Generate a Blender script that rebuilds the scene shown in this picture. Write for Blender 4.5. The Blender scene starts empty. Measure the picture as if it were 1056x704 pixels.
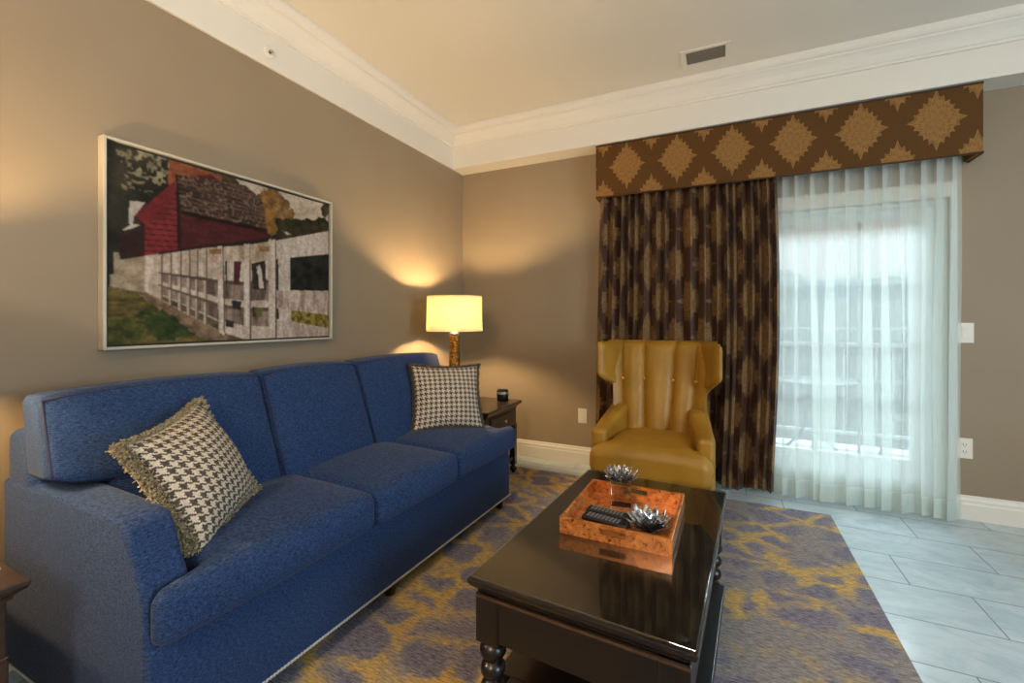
import bpy, math, random
import numpy as np
from mathutils import Vector, Matrix
random.seed(7)
PI = math.pi
SC = bpy.context.scene
COL = SC.collection

# ------------------------------------------------------------------ camera, world, lights, exposure
F_PX, HORIZON, W_PX, H_PX = 460.0, 329.0, 1056, 704
cam_d = bpy.data.cameras.new('camera')
cam = bpy.data.objects.new('camera', cam_d); COL.objects.link(cam)
cam.location = (2.117, -3.438, 1.149)
cam.rotation_euler = (PI/2, 0, math.radians(25.3))
cam_d.sensor_width = 36.0
cam_d.lens = F_PX / W_PX * 36.0
cam_d.shift_y = -(H_PX/2 - HORIZON) / W_PX
cam_d.clip_start = 0.02
SC.camera = cam
SC.view_settings.view_transform = 'Standard'
SC.view_settings.look = 'None'
SC.view_settings.exposure = 0.0
SC.view_settings.gamma = 1.0
SC.view_settings.use_curve_mapping = False
SC.cycles.max_bounces = 12
SC.cycles.transparent_max_bounces = 24
SC.cycles.sample_clamp_indirect = 6.0
SC.cycles.caustics_reflective = False
SC.cycles.caustics_refractive = False

world = bpy.data.worlds.new('sky'); SC.world = world; world.use_nodes = True
_nt = world.node_tree; _nt.nodes.clear()
_out = _nt.nodes.new('ShaderNodeOutputWorld'); _bg = _nt.nodes.new('ShaderNodeBackground')
_tc = _nt.nodes.new('ShaderNodeTexCoord'); _sx = _nt.nodes.new('ShaderNodeSeparateXYZ'); _rp = _nt.nodes.new('ShaderNodeValToRGB')
_nt.links.new(_tc.outputs['Generated'], _sx.inputs[0]); _nt.links.new(_sx.outputs[2], _rp.inputs[0])
_nt.links.new(_rp.outputs[0], _bg.inputs[0]); _nt.links.new(_bg.outputs[0], _out.inputs[0])
_e = _rp.color_ramp.elements
_e[0].position = 0.0; _e[0].color = (1.0, 0.84, 0.74, 1)
_e[1].position = 0.7; _e[1].color = (0.42, 0.74, 1.0, 1)
_m = _e.new(0.16); _m.color = (0.98, 0.88, 0.82, 1)
_m = _e.new(0.32); _m.color = (0.62, 0.86, 1.0, 1)
_bg.inputs[1].default_value = 0.50

def light(name, kind, loc, energy, color, rot=(0, 0, 0), **kw):
    d = bpy.data.lights.new(name, kind); d.energy = energy; d.color = color
    for k, v in kw.items(): setattr(d, k, v)
    o = bpy.data.objects.new(name, d); COL.objects.link(o); o.location = loc; o.rotation_euler = rot
    return o
# sky portal at the glass door, then three added fill lights out of view
p = light('door_sky_portal', 'AREA', (2.35, 0.30, 1.0), 1, (1, 1, 1), (-PI/2, 0, 0), shape='RECTANGLE', size=1.9, size_y=1.9)
p.data.cycles.is_portal = True
DAY_FILL = light('door_daylight_fill', 'AREA', (2.8, 3.3, 3.7), 520, (0.72, 0.91, 1.0), (-math.radians(51), 0, 0), shape='RECTANGLE', size=3.2, size_y=1.6)  # added area light above the view, boosts daylight through the door
SIDE = light('cool_fill_right', 'AREA', (5.5, -3.2, 1.55), 105, (0.70, 0.87, 1.0), (0, PI/2, 0), shape='RECTANGLE', size=1.5, size_y=1.8)  # added cool fill from the right, no window is built there
ROOM = light('warm_fill_rear', 'POINT', (1.6, -5.0, 2.25), 120, (1.0, 0.80, 0.60), shadow_soft_size=0.22)  # added warm fill behind the camera, without any fixture
LAMP_E = 1250.0
LAMP_C = (1.0, 0.68, 0.33)

# ------------------------------------------------------------------ helpers
def srgb(r, g, b):
    f = lambda c: (c/255/12.92) if c/255 <= 0.04045 else ((c/255+0.055)/1.055)**2.4
    return (f(r), f(g), f(b), 1.0)

class MB:
    """collects shapes and links them as ONE mesh object"""
    def __init__(s): s.v = []; s.f = []; s.uv = {}; s.mi = {}
    def add(s, verts, faces, mi=0):
        b = len(s.v); s.v += [tuple(p) for p in verts]
        for f in faces:
            if mi: s.mi[len(s.f)] = mi
            s.f.append(tuple(b+i for i in f))
        return b
    def box(s, x0, x1, y0, y1, z0, z1, mi=0):
        v = [(x0,y0,z0),(x1,y0,z0),(x1,y1,z0),(x0,y1,z0),(x0,y0,z1),(x1,y0,z1),(x1,y1,z1),(x0,y1,z1)]
        s.add(v, [(3,2,1,0),(4,5,6,7),(0,1,5,4),(1,2,6,5),(2,3,7,6),(3,0,4,7)], mi); return s
    def rbox(s, x0, x1, y0, y1, z0, z1, r, n=6, k=3, fn=None):
        c = [(x0+x1)/2, (y0+y1)/2, (z0+z1)/2]; h = [(x1-x0)/2, (y1-y0)/2, (z1-z0)/2]
        ax = []
        for a in range(3):
            i = h[a]-r; l = [-i - r*math.tan(PI/4*(1-j/k)) for j in range(k)]
            nn = n if isinstance(n, int) else n[a]
            l += [-i + 2*i*j/nn for j in range(nn+1)]
            l += [i + r*math.tan(PI/4*(j+1)/k) for j in range(k)]
            ax.append(l)
        N = [len(l)-1 for l in ax]; idx = {}; V = []; Fc = []
        def vid(i, j, q):
            if (i, j, q) in idx: return idx[(i, j, q)]
            p = [ax[0][i], ax[1][j], ax[2][q]]
            inn = [max(-(h[a]-r), min(h[a]-r, p[a])) for a in range(3)]
            d = [p[a]-inn[a] for a in range(3)]; L = math.sqrt(sum(t*t for t in d)) or 1
            P = [c[a]+inn[a]+d[a]/L*r for a in range(3)]
            if fn: P = fn(P, [(P[a]-c[a])/h[a] for a in range(3)])
            idx[(i, j, q)] = len(V); V.append(P); return idx[(i, j, q)]
        for i in range(N[0]):
            for j in range(N[1]):
                Fc.append((vid(i,j,0),vid(i,j+1,0),vid(i+1,j+1,0),vid(i+1,j,0)))
                Fc.append((vid(i,j,N[2]),vid(i+1,j,N[2]),vid(i+1,j+1,N[2]),vid(i,j+1,N[2])))
        for i in range(N[0]):
            for q in range(N[2]):
                Fc.append((vid(i,0,q),vid(i+1,0,q),vid(i+1,0,q+1),vid(i,0,q+1)))
                Fc.append((vid(i,N[1],q),vid(i,N[1],q+1),vid(i+1,N[1],q+1),vid(i+1,N[1],q)))
        for j in range(N[1]):
            for q in range(N[2]):
                Fc.append((vid(0,j,q),vid(0,j,q+1),vid(0,j+1,q+1),vid(0,j+1,q)))
                Fc.append((vid(N[0],j,q),vid(N[0],j+1,q),vid(N[0],j+1,q+1),vid(N[0],j,q+1)))
        s.add(V, Fc); return s
    def tube(s, pts, r, n=8, closed=False, cap=True):
        pts = [Vector(p) for p in pts]; m = len(pts); rings = []
        prev = None
        for i, p in enumerate(pts):
            a = pts[(i-1) % m] if (closed or i > 0) else p
            b = pts[(i+1) % m] if (closed or i < m-1) else p
            t = (b-a).normalized()
            if prev is None:
                u = t.orthogonal().normalized()
            else:
                u = (prev - t*prev.dot(t)).normalized()
            prev = u; w = t.cross(u)
            rr = r[i] if isinstance(r, (list, tuple)) else r
            rings.append([p + (u*math.cos(2*PI*q/n) + w*math.sin(2*PI*q/n))*rr for q in range(n)])
        V = [q for R in rings for q in R]; Fc = []
        for i in range(m if closed else m-1):
            j = (i+1) % m
            for q in range(n):
                q2 = (q+1) % n; Fc.append((i*n+q, i*n+q2, j*n+q2, j*n+q))
        if not closed and cap:
            Fc.append(tuple(range(n-1, -1, -1))); Fc.append(tuple((m-1)*n+q for q in range(n)))
        s.add(V, Fc); return s
    def lathe(s, prof, cx=0, cy=0, n=24, cz=0, cap=True):
        V = []; Fc = []; m = len(prof)
        for (r, z) in prof:
            for q in range(n): V.append((cx + r*math.cos(2*PI*q/n), cy + r*math.sin(2*PI*q/n), cz+z))
        for i in range(m-1):
            for q in range(n):
                q2 = (q+1) % n; Fc.append((i*n+q, i*n+q2, (i+1)*n+q2, (i+1)*n+q))
        if cap:
            Fc.append(tuple(range(n-1, -1, -1))); Fc.append(tuple((m-1)*n+q for q in range(n)))
        s.add(V, Fc); return s
    def prism(s, poly, a, b, axis='x'):
        """poly (two coords) extruded along an axis"""
        def mk(p, t):
            return {'x': (t, p[0], p[1]), 'y': (p[0], t, p[1]), 'z': (p[0], p[1], t)}[axis]
        n = len(poly)
        V = [mk(p, a) for p in poly] + [mk(p, b) for p in poly]
        Fc = [tuple(range(n-1, -1, -1)), tuple(range(n, 2*n))] + [(i, (i+1) % n, n+(i+1) % n, n+i) for i in range(n)]
        s.add(V, Fc); return s
    def grid(s, P, nu, nv, uv=None, wrap=False):
        b = len(s.v)
        for j in range(nv):
            for i in range(nu): s.v.append(tuple(P(i/(nu-1), j/(nv-1))))
        for j in range(nv-1):
            for i in range(nu-1):
                fi = len(s.f)
                s.f.append((b+j*nu+i, b+j*nu+i+1, b+(j+1)*nu+i+1, b+(j+1)*nu+i))
                if uv: s.uv[fi] = [uv(i/(nu-1), j/(nv-1)), uv((i+1)/(nu-1), j/(nv-1)), uv((i+1)/(nu-1), (j+1)/(nv-1)), uv(i/(nu-1), (j+1)/(nv-1))]
        return s
    def build(s, name, mat, parent=None, smooth=False, bevel=0, seg=2, solid=0, sub=0, fixn=False):
        me = bpy.data.meshes.new(name); me.from_pydata(s.v, [], s.f); me.update()
        if fixn:
            import bmesh
            bm = bmesh.new(); bm.from_mesh(me); bmesh.ops.recalc_face_normals(bm, faces=bm.faces); bm.to_mesh(me); bm.free()
        for m in (mat if isinstance(mat, (list, tuple)) else [mat]): me.materials.append(m)
        for fi, k in s.mi.items(): me.polygons[fi].material_index = k
        if s.uv:
            L = me.uv_layers.new(name='UVMap')
            for pl in me.polygons:
                q = s.uv.get(pl.index)
                if q:
                    for k, li in enumerate(pl.loop_indices): L.data[li].uv = q[k]
        if smooth:
            me.polygons.foreach_set('use_smooth', [True]*len(me.polygons))
        o = bpy.data.objects.new(name, me); COL.objects.link(o)
        if parent is not None: o.parent = parent
        if solid:
            md = o.modifiers.new('solid', 'SOLIDIFY'); md.thickness = solid; md.offset = 0
        if bevel:
            md = o.modifiers.new('bevel', 'BEVEL'); md.width = bevel; md.segments = seg; md.limit_method = 'ANGLE'; md.angle_limit = math.radians(35)
            md.harden_normals = False
        if sub:
            md = o.modifiers.new('sub', 'SUBSURF'); md.levels = sub; md.render_levels = sub
        return o

def thing(name, label, cat, loc=(0, 0, 0), rotz=0, group=None):
    o = bpy.data.objects.new(name, None); COL.objects.link(o); o.empty_display_size = 0.1
    o.location = loc; o.rotation_euler = (0, 0, rotz)
    return tag(o, label, cat, group)
def tag(o, label, cat, group=None):
    o['label'] = label; o['category'] = cat
    if group: o['group'] = group
    return o
def struct(o):
    o['kind'] = 'structure'; return o
def dup(root, loc, rotz, label, group=None):
    r = root.copy(); COL.objects.link(r); r.location = loc; r.rotation_euler = (0, 0, rotz); r['label'] = label
    if group: r['group'] = group
    for ch in list(root.children):
        c = ch.copy(); COL.objects.link(c); c.parent = r
        for g in ch.children:
            d = g.copy(); COL.objects.link(d); d.parent = c
    return r

# ------------------------------------------------------------------ node maths
class S:
    def __init__(s, nt, sock): s.nt = nt; s.k = sock
    def op(s, o, b=None, c=None):
        n = s.nt.nodes.new('ShaderNodeMath'); n.operation = o
        for i, x in enumerate((s, b, c)):
            if x is None: continue
            if isinstance(x, S): s.nt.links.new(x.k, n.inputs[i])
            else: n.inputs[i].default_value = x
        return S(s.nt, n.outputs[0])
    def __add__(s, b): return s.op('ADD', b)
    def __radd__(s, b): return s.op('ADD', b)
    def __sub__(s, b): return s.op('SUBTRACT', b)
    def __rsub__(s, b): return (s*-1.0) + b
    def __mul__(s, b): return s.op('MULTIPLY', b)
    def __rmul__(s, b): return s.op('MULTIPLY', b)
    def __truediv__(s, b): return s.op('DIVIDE', b)
    def mod(s, b): return s.op('FLOORED_MODULO', b)
    def floor(s): return s.op('FLOOR')
    def fract(s): return s.op('FRACT')
    def abs(s): return s.op('ABSOLUTE')
    def sin(s): return s.op('SINE')
    def lt(s, b): return s.op('LESS_THAN', b)
    def gt(s, b): return s.op('GREATER_THAN', b)
    def max(s, b): return s.op('MAXIMUM', b)
    def min(s, b): return s.op('MINIMUM', b)
    def pow(s, b): return s.op('POWER', b)
    def step(s, lo, hi):
        n = s.nt.nodes.new('ShaderNodeMapRange'); n.interpolation_type = 'SMOOTHSTEP'
        s.nt.links.new(s.k, n.inputs[0]); n.inputs[1].default_value = lo; n.inputs[2].default_value = hi
        return S(s.nt, n.outputs[0])

class Mat:
    def __init__(s, name, rough=0.6, base=(0.5, 0.5, 0.5, 1), metal=0, spec=0.5, **kw):
        s.m = bpy.data.materials.new(name); s.m.use_nodes = True; s.nt = s.m.node_tree
        s.b = s.nt.nodes['Principled BSDF']; s.out = s.nt.nodes['Material Output']
        s.b.inputs['Base Color'].default_value = base; s.b.inputs['Roughness'].default_value = rough
        s.b.inputs['Metallic'].default_value = metal; s.b.inputs['Specular IOR Level'].default_value = spec
        for k, v in kw.items(): s.b.inputs[k.replace('_', ' ')].default_value = v
    def coord(s, kind='Object'):
        n = s.nt.nodes.new('ShaderNodeTexCoord'); return n.outputs[kind]
    def xyz(s, vec):
        n = s.nt.nodes.new('ShaderNodeSeparateXYZ'); s.nt.links.new(vec, n.inputs[0]); return [S(s.nt, o) for o in n.outputs]
    def scaled(s, vec, sx, sy, sz):
        n = s.nt.nodes.new('ShaderNodeMapping'); s.nt.links.new(vec, n.inputs[0]); n.inputs['Scale'].default_value = (sx, sy, sz); return n.outputs[0]
    def comb(s, x, y, z=0.0):
        n = s.nt.nodes.new('ShaderNodeCombineXYZ')
        for i, q in enumerate((x, y, z)):
            if isinstance(q, S): s.nt.links.new(q.k, n.inputs[i])
            else: n.inputs[i].default_value = q
        return n.outputs[0]
    def noise(s, vec, scale, detail=3, rough=0.55, dist=0.0):
        n = s.nt.nodes.new('ShaderNodeTexNoise'); s.nt.links.new(vec, n.inputs['Vector'])
        n.inputs['Scale'].default_value = scale; n.inputs['Detail'].default_value = detail; n.inputs['Roughness'].default_value = rough; n.inputs['Distortion'].default_value = dist
        return S(s.nt, n.outputs[0])
    def voro(s, vec, scale, feature='F1'):
        n = s.nt.nodes.new('ShaderNodeTexVoronoi'); n.feature = feature; s.nt.links.new(vec, n.inputs['Vector']); n.inputs['Scale'].default_value = scale
        return S(s.nt, n.outputs[0])
    def mix(s, fac, a, b):
        n = s.nt.nodes.new('ShaderNodeMix'); n.data_type = 'RGBA'
        if isinstance(fac, S): s.nt.links.new(fac.k, n.inputs[0])
        else: n.inputs[0].default_value = fac
        for q, i in ((a, 6), (b, 7)):
            if isinstance(q, (tuple, list)): n.inputs[i].default_value = q
            else: s.nt.links.new(q, n.inputs[i])
        return n.outputs[2]
    def color(s, sock): s.nt.links.new(sock, s.b.inputs['Base Color']); return s
    def rough(s, v): s.nt.links.new(v.k, s.b.inputs['Roughness']); return s
    def bump(s, h, strength=0.3, dist=0.005):
        n = s.nt.nodes.new('ShaderNodeBump'); n.inputs['Strength'].default_value = strength; n.inputs['Distance'].default_value = dist
        s.nt.links.new(h.k, n.inputs['Height']); s.nt.links.new(n.outputs[0], s.b.inputs['Normal']); return s

def simple(name, rgb, rough=0.5, metal=0, spec=0.5, **kw):
    return Mat(name, rough, srgb(*rgb), metal, spec, **kw).m

# ------------------------------------------------------------------ materials
def mk_wall():
    M = Mat('wall_paint', 0.55, spec=0.35); c = M.coord()
    n = M.noise(c, 2.0, 2); M.color(M.mix(n.step(0.2, 0.8), srgb(148, 131, 108), srgb(153, 137, 114)))
    M.bump(M.noise(c, 260, 2), 0.06, 0.002); return M.m
def mk_tile():
    M = Mat('floor_tile', 0.16, spec=0.5); c = M.coord(); x, y, z = M.xyz(c)
    r = (y + 0.411) / 0.2735; row = r.floor(); fr = r.fract()
    tx = (x - 2.85 - (row + 2.0) * -0.198) / 0.59; fx = tx.fract(); cell = tx.floor()
    grout = ((fr - 0.5).abs().gt(0.4915)).max((fx - 0.5).abs().gt(0.4960))
    rnd = ((cell * 12.9 + row * 78.2).sin() * 43758.5).fract()
    n1 = M.noise(M.comb(x + rnd * 7.0, y * 1.7 + row * 3.1, rnd * 5.0), 3.2, 6, 0.62, 1.2)
    vein = (M.noise(M.comb(x + rnd * 3.0, y * 2.2 + row, 0.3), 2.3, 5, 0.6, 2.0) - 0.5).abs().step(0.05, 0.0)
    base = M.mix(n1.step(0.3, 0.7), srgb(178, 197, 206), srgb(202, 214, 219))
    base = M.mix(vein * 0.22, base, srgb(150, 166, 176))
    base = M.mix(rnd * 0.18, base, srgb(160, 174, 180))
    M.color(M.mix(grout * 0.85, base, srgb(84, 96, 102)))
    M.rough(grout * 0.5 + 0.14 + n1 * 0.08); M.bump((grout * -1.0), 0.4, 0.002); return M.m
def mk_rug():
    M = Mat('rug_pile', 0.95, spec=0.1, Sheen_Weight=0.25); c = M.coord(); x, y, z = M.xyz(c)
    w1 = M.noise(c, 6.0, 3); w2 = M.noise(M.comb(y, x, 3.0), 6.0, 3)
    px = x + (w1 - 0.5) * 0.16; py = y + (w2 - 0.5) * 0.14
    v = M.voro(M.comb(px, py * 1.35, 0.0), 4.6, 'DISTANCE_TO_EDGE')
    streak = M.noise(M.comb(x * 4.0, y * 30.0, 0.0), 2.0, 4, 0.75)
    grain = M.noise(M.comb(x * 16.0, y * 90.0, 1.0), 2.0, 3, 0.7)
    fine = M.noise(c, 300, 2)
    net = (v + (streak - 0.5) * 0.22).step(0.15, 0.05)
    blot = (M.noise(c, 3.4, 3, 0.6) + (1.9 - x) * 0.045).step(0.42, 0.56)
    brk = (streak * 0.55 + grain * 0.45).step(0.36, 0.58)
    purple = M.mix(grain.step(0.32, 0.68), srgb(62, 59, 80), srgb(150, 141, 158))
    halo = (v + (streak - 0.5) * 0.3).step(0.24, 0.06) * 0.6
    base = M.mix(halo, purple, M.mix(grain.step(0.3, 0.7), srgb(122, 110, 98), srgb(184, 172, 152)))
    base = M.mix(net * blot * (brk * 0.75 + 0.25), base, M.mix(grain.step(0.3, 0.7), srgb(190, 138, 26), srgb(240, 196, 80)))
    base = M.mix(fine.step(0.40, 0.68) * 0.22, base, srgb(44, 38, 42))
    M.color(base); M.bump(fine + grain, 0.8, 0.006); return M.m
def mk_sofa():
    M = Mat('blue_weave', 0.85, spec=0.2, Sheen_Weight=0.12, Sheen_Roughness=0.45, Sheen_Tint=(0.75, 0.75, 0.82, 1))
    c = M.coord()
    a = M.noise(M.scaled(c, 90, 90, 560), 1.0, 2, 0.7); b = M.noise(M.scaled(c, 480, 480, 110), 1.0, 2, 0.7); f = M.noise(c, 520, 1)
    w = a * 0.45 + b * 0.3 + f * 0.25
    M.color(M.mix(w.step(0.39, 0.62), srgb(12, 26, 53), srgb(49, 77, 124)))
    M.bump(w, 0.55, 0.003); return M.m
def mk_hound():
    M = Mat('houndstooth', 0.9, spec=0.15); u, v, _ = M.xyz(M.coord('UV'))
    U = (u * 112.0).floor(); V = (v * 112.0).floor()
    tw = (U + V).mod(4.0).lt(1.5); wx = U.mod(8.0).lt(3.5); wy = V.mod(8.0).lt(3.5)
    dark = tw * wx + (1.0 - tw) * wy
    c = M.coord(); fz = M.noise(c, 240, 2)
    M.color(M.mix(dark, M.mix(fz.step(0.3, 0.7), srgb(186, 172, 150), srgb(220, 206, 184)), M.mix(fz.step(0.3, 0.7), srgb(62, 54, 50), srgb(100, 88, 80))))
    M.bump(fz + dark * 0.4, 0.5, 0.003); return M.m
def mk_leather():
    M = Mat('mustard_leather', 0.42, spec=0.4); c = M.coord()
    n = M.noise(c, 5, 4); g = M.voro(c, 260)
    M.color(M.mix(n.step(0.3, 0.75), srgb(150, 109, 33), srgb(169, 126, 43)))
    M.bump(g, 0.12, 0.002); return M.m
def damask(M, u, v, P, Q, ra, rb, soft=0.03):
    """staggered lattice of lobed diamond medallions: (mask, inner line work)"""
    tot = None; lines = None
    for off in (0.0, 0.5):
        a = ((u / P + off).fract() - 0.5) * P; b = ((v / Q + off).fract() - 0.5) * Q
        A = a / ra; B = b / rb
        th = B.op('ARCTAN2', A)
        lob = (th * 10.0).sin().abs() * 0.20 + (th * 4.0).sin().abs() * 0.05
        d = A.abs().op('POWER', 1.12) + B.abs().op('POWER', 1.12) + lob - 0.10
        m = d.step(1.0 + soft, 1.0 - soft)
        l = ((d * 17.0 + (th * 8.0).sin() * 1.6).sin()).step(0.55, 0.9) * m
        tot = m if tot is None else tot.max(m); lines = l if lines is None else lines.max(l)
    return tot, lines
def mk_valance():
    M = Mat('valance_damask', 0.7, spec=0.2); x, y, z = M.xyz(M.coord())
    m, l = damask(M, x - 1.488 + 0.3418 / 2, z - 2.262 + 0.255, 0.3418, 0.51, 0.120, 0.160)
    wv = M.noise(M.scaled(M.coord(), 300, 20, 60), 3, 2)
    ground = M.mix(wv.step(0.3, 0.7), srgb(82, 52, 19), srgb(96, 64, 26))
    med = M.mix(l * 0.55, M.mix(wv.step(0.3, 0.7), srgb(134, 96, 50), srgb(156, 116, 66)), srgb(104, 70, 32))
    M.color(M.mix(m, ground, med)); M.bump(m + wv * 0.4, 0.25, 0.002); return M.m
def mk_curtain():
    M = Mat('curtain_damask', 0.40, spec=0.3, Sheen_Weight=0.15); u, v, _ = M.xyz(M.coord('UV'))
    m, l = damask(M, u, v, 0.345, 0.51, 0.125, 0.165, 0.10)
    wv = M.noise(M.comb(u * 260.0, v * 14.0), 1.0, 2)
    ground = M.mix(wv.step(0.3, 0.7), srgb(54, 32, 20), srgb(76, 48, 29))
    med = M.mix(l * 0.6, M.mix(wv.step(0.3, 0.7), srgb(112, 84, 50), srgb(140, 108, 68)), srgb(80, 52, 30))
    M.color(M.mix(m, ground, med)); M.bump(wv + m, 0.15, 0.002); return M.m
def mk_wood(name, a, b, rough=0.25, coat=0.3):
    M = Mat(name, rough, spec=0.5, Coat_Weight=coat, Coat_Roughness=0.08); c = M.coord()
    g = M.noise(M.scaled(c, 22, 2.2, 22), 2.0, 5, 0.6, 0.8)
    M.color(M.mix(g.step(0.3, 0.72), srgb(*a), srgb(*b))); M.bump(g, 0.015, 0.001); return M.m
def mk_copper():
    M = Mat('copper_burl', 0.28, spec=0.5, Coat_Weight=0.6, Coat_Roughness=0.06, metal=0.35); c = M.coord()
    n = M.noise(c, 26, 5, 0.7, 1.0); s2 = M.noise(c, 70, 3, 0.6)
    base = M.mix(n.step(0.3, 0.7), srgb(178, 90, 32), srgb(240, 158, 82))
    M.color(M.mix(s2.step(0.56, 0.66) * 0.85, base, srgb(74, 32, 12))); return M.m
def mk_gold():
    M = Mat('hammered_gold', 0.35, metal=0.85); c = M.coord()
    v = M.voro(c, 90); n = M.noise(c, 60, 2)
    M.color(M.mix((v + n * 0.4).step(0.3, 0.8), srgb(212, 164, 74), srgb(128, 82, 26))); M.bump(v, 0.8, 0.006); return M.m
def mk_mix(name, a, fac):
    """transparent + given closures"""
def mk_sheer(name, clear, col=(226, 240, 236)):
    m = bpy.data.materials.new(name); m.use_nodes = True; nt = m.node_tree; nt.nodes.clear(); N = nt.nodes.new; L = nt.links.new
    out = N('ShaderNodeOutputMaterial'); t = N('ShaderNodeBsdfTransparent'); d = N('ShaderNodeBsdfDiffuse'); tl = N('ShaderNodeBsdfTranslucent')
    c = srgb(*col); d.inputs[0].default_value = c; tl.inputs[0].default_value = c
    m1 = N('ShaderNodeMixShader'); m1.inputs[0].default_value = 0.55; L(d.outputs[0], m1.inputs[1]); L(tl.outputs[0], m1.inputs[2])
    m2 = N('ShaderNodeMixShader'); L(t.outputs[0], m2.inputs[1]); L(m1.outputs[0], m2.inputs[2])
    tc = N('ShaderNodeTexCoord'); mp = N('ShaderNodeMapping'); mp.inputs['Scale'].default_value = (260, 260, 8); nz = N('ShaderNodeTexNoise'); nz.inputs['Scale'].default_value = 1.0
    L(tc.outputs['Object'], mp.inputs[0]); L(mp.outputs[0], nz.inputs['Vector'])
    ma = N('ShaderNodeMath'); ma.operation = 'MULTIPLY_ADD'; L(nz.outputs[0], ma.inputs[0]); ma.inputs[1].default_value = 0.16; ma.inputs[2].default_value = 1 - clear - 0.08
    L(ma.outputs[0], m2.inputs[0]); L(m2.outputs[0], out.inputs[0]); return m
def mk_pane(name, tint=(1, 1, 1, 1), ior=1.45):
    m = bpy.data.materials.new(name); m.use_nodes = True; nt = m.node_tree; nt.nodes.clear(); N = nt.nodes.new; L = nt.links.new
    out = N('ShaderNodeOutputMaterial'); t = N('ShaderNodeBsdfTransparent'); t.inputs[0].default_value = tint; g = N('ShaderNodeBsdfGlossy'); g.inputs['Roughness'].default_value = 0.0
    fr = N('ShaderNodeFresnel'); fr.inputs[0].default_value = ior; mx = N('ShaderNodeMixShader'); ge = N('ShaderNodeNewGeometry'); mm = N('ShaderNodeMath'); mm.operation = 'SUBTRACT'; mm.inputs[0].default_value = 1.0; mt = N('ShaderNodeMath'); mt.operation = 'MULTIPLY'
    L(ge.outputs['Backfacing'], mm.inputs[1]); L(mm.outputs[0], mt.inputs[0]); L(fr.outputs[0], mt.inputs[1])
    L(mt.outputs[0], mx.inputs[0]); L(t.outputs[0], mx.inputs[1]); L(g.outputs[0], mx.inputs[2]); L(mx.outputs[0], out.inputs[0]); return m
def mk_shade():
    m = bpy.data.materials.new('lamp_shade_linen'); m.use_nodes = True; nt = m.node_tree; nt.nodes.clear(); N = nt.nodes.new; L = nt.links.new
    out = N('ShaderNodeOutputMaterial'); d = N('ShaderNodeBsdfDiffuse'); tl = N('ShaderNodeBsdfTranslucent'); c = srgb(250, 236, 205)
    d.inputs[0].default_value = c; tl.inputs[0].default_value = (0.115, 0.098, 0.052, 1)
    mx = N('ShaderNodeMixShader'); mx.inputs[0].default_value = 0.5; L(d.outputs[0], mx.inputs[1]); L(tl.outputs[0], mx.inputs[2]); L(mx.outputs[0], out.inputs[0]); return m
def mk_vcol(name, rough=0.35):
    M = Mat(name, rough, spec=0.3); n = M.nt.nodes.new('ShaderNodeAttribute'); n.attribute_name = 'Col'; M.color(n.outputs['Color']); return M.m
def mk_leaf(name, a, b, sc=3):
    M = Mat(name, 0.8, spec=0.2); c = M.coord(); M.color(M.mix(M.noise(c, sc, 4).step(0.3, 0.7), srgb(*a), srgb(*b))); return M.m

WALL = mk_wall(); TILE = mk_tile(); RUG = mk_rug(); SOFA = mk_sofa(); HOUND = mk_hound(); LEATHER = mk_leather()
VAL = mk_valance(); CURT = mk_curtain(); COPPER = mk_copper(); GOLD = mk_gold(); SHADE = mk_shade()
ESP = mk_wood('espresso_wood', (15, 10, 8), (27, 18, 13), 0.32, 0.18)
ESP2 = mk_wood('dark_walnut', (36, 24, 18), (58, 42, 32), 0.32, 0.3)
SHEER = mk_sheer('sheer_voile', 0.52, (240, 246, 242)); HEM = mk_sheer('sheer_hem', 0.40, (240, 246, 242))
PANE = mk_pane('door_glass'); SLAB = mk_pane('table_glass', (0.93, 0.97, 0.96, 1), 2.2)
WHITE = simple('white_trim_paint', (232, 226, 214), 0.4)
CEIL = simple('ceiling_paint', (232, 226, 214), 0.7)
FRAMEW = simple('door_frame_white', (228, 236, 236), 0.35)
PLATE = simple('switch_plate', (232, 226, 212), 0.3)
DARK = simple('dark_slot', (30, 26, 22), 0.6)
WELT = simple('navy_welt', (16, 28, 62), 0.8)
NAIL = simple('nickel_nail', (214, 214, 208), 0.3, 0.5)
BLACK = simple('black_plastic', (14, 14, 15), 0.35)
KEYS = simple('grey_keys', (126, 128, 132), 0.5)
CHROME = simple('dark_chrome', (206, 208, 212), 0.14, 1)
SILVER = simple('brushed_silver', (206, 200, 188), 0.28, 0.9)
CRYSTAL = Mat('crystal_block', 0.02, (1, 1, 1, 1), Transmission_Weight=1.0, IOR=1.45).m
FRINGE_M = mk_leaf('brush_fringe', (92, 82, 62), (196, 180, 144), 110)
FRINGE_D = mk_leaf('brush_fringe_dark', (62, 54, 44), (128, 112, 92), 110)
PRINT = mk_vcol('photo_print', 0.3)
IRON = simple('wrought_iron', (58, 60, 62), 0.5, 0.4)
RAILM = simple('railing_white', (196, 200, 200), 0.5)
WICK = simple('cream_wax', (224, 214, 190), 0.5)

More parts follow.
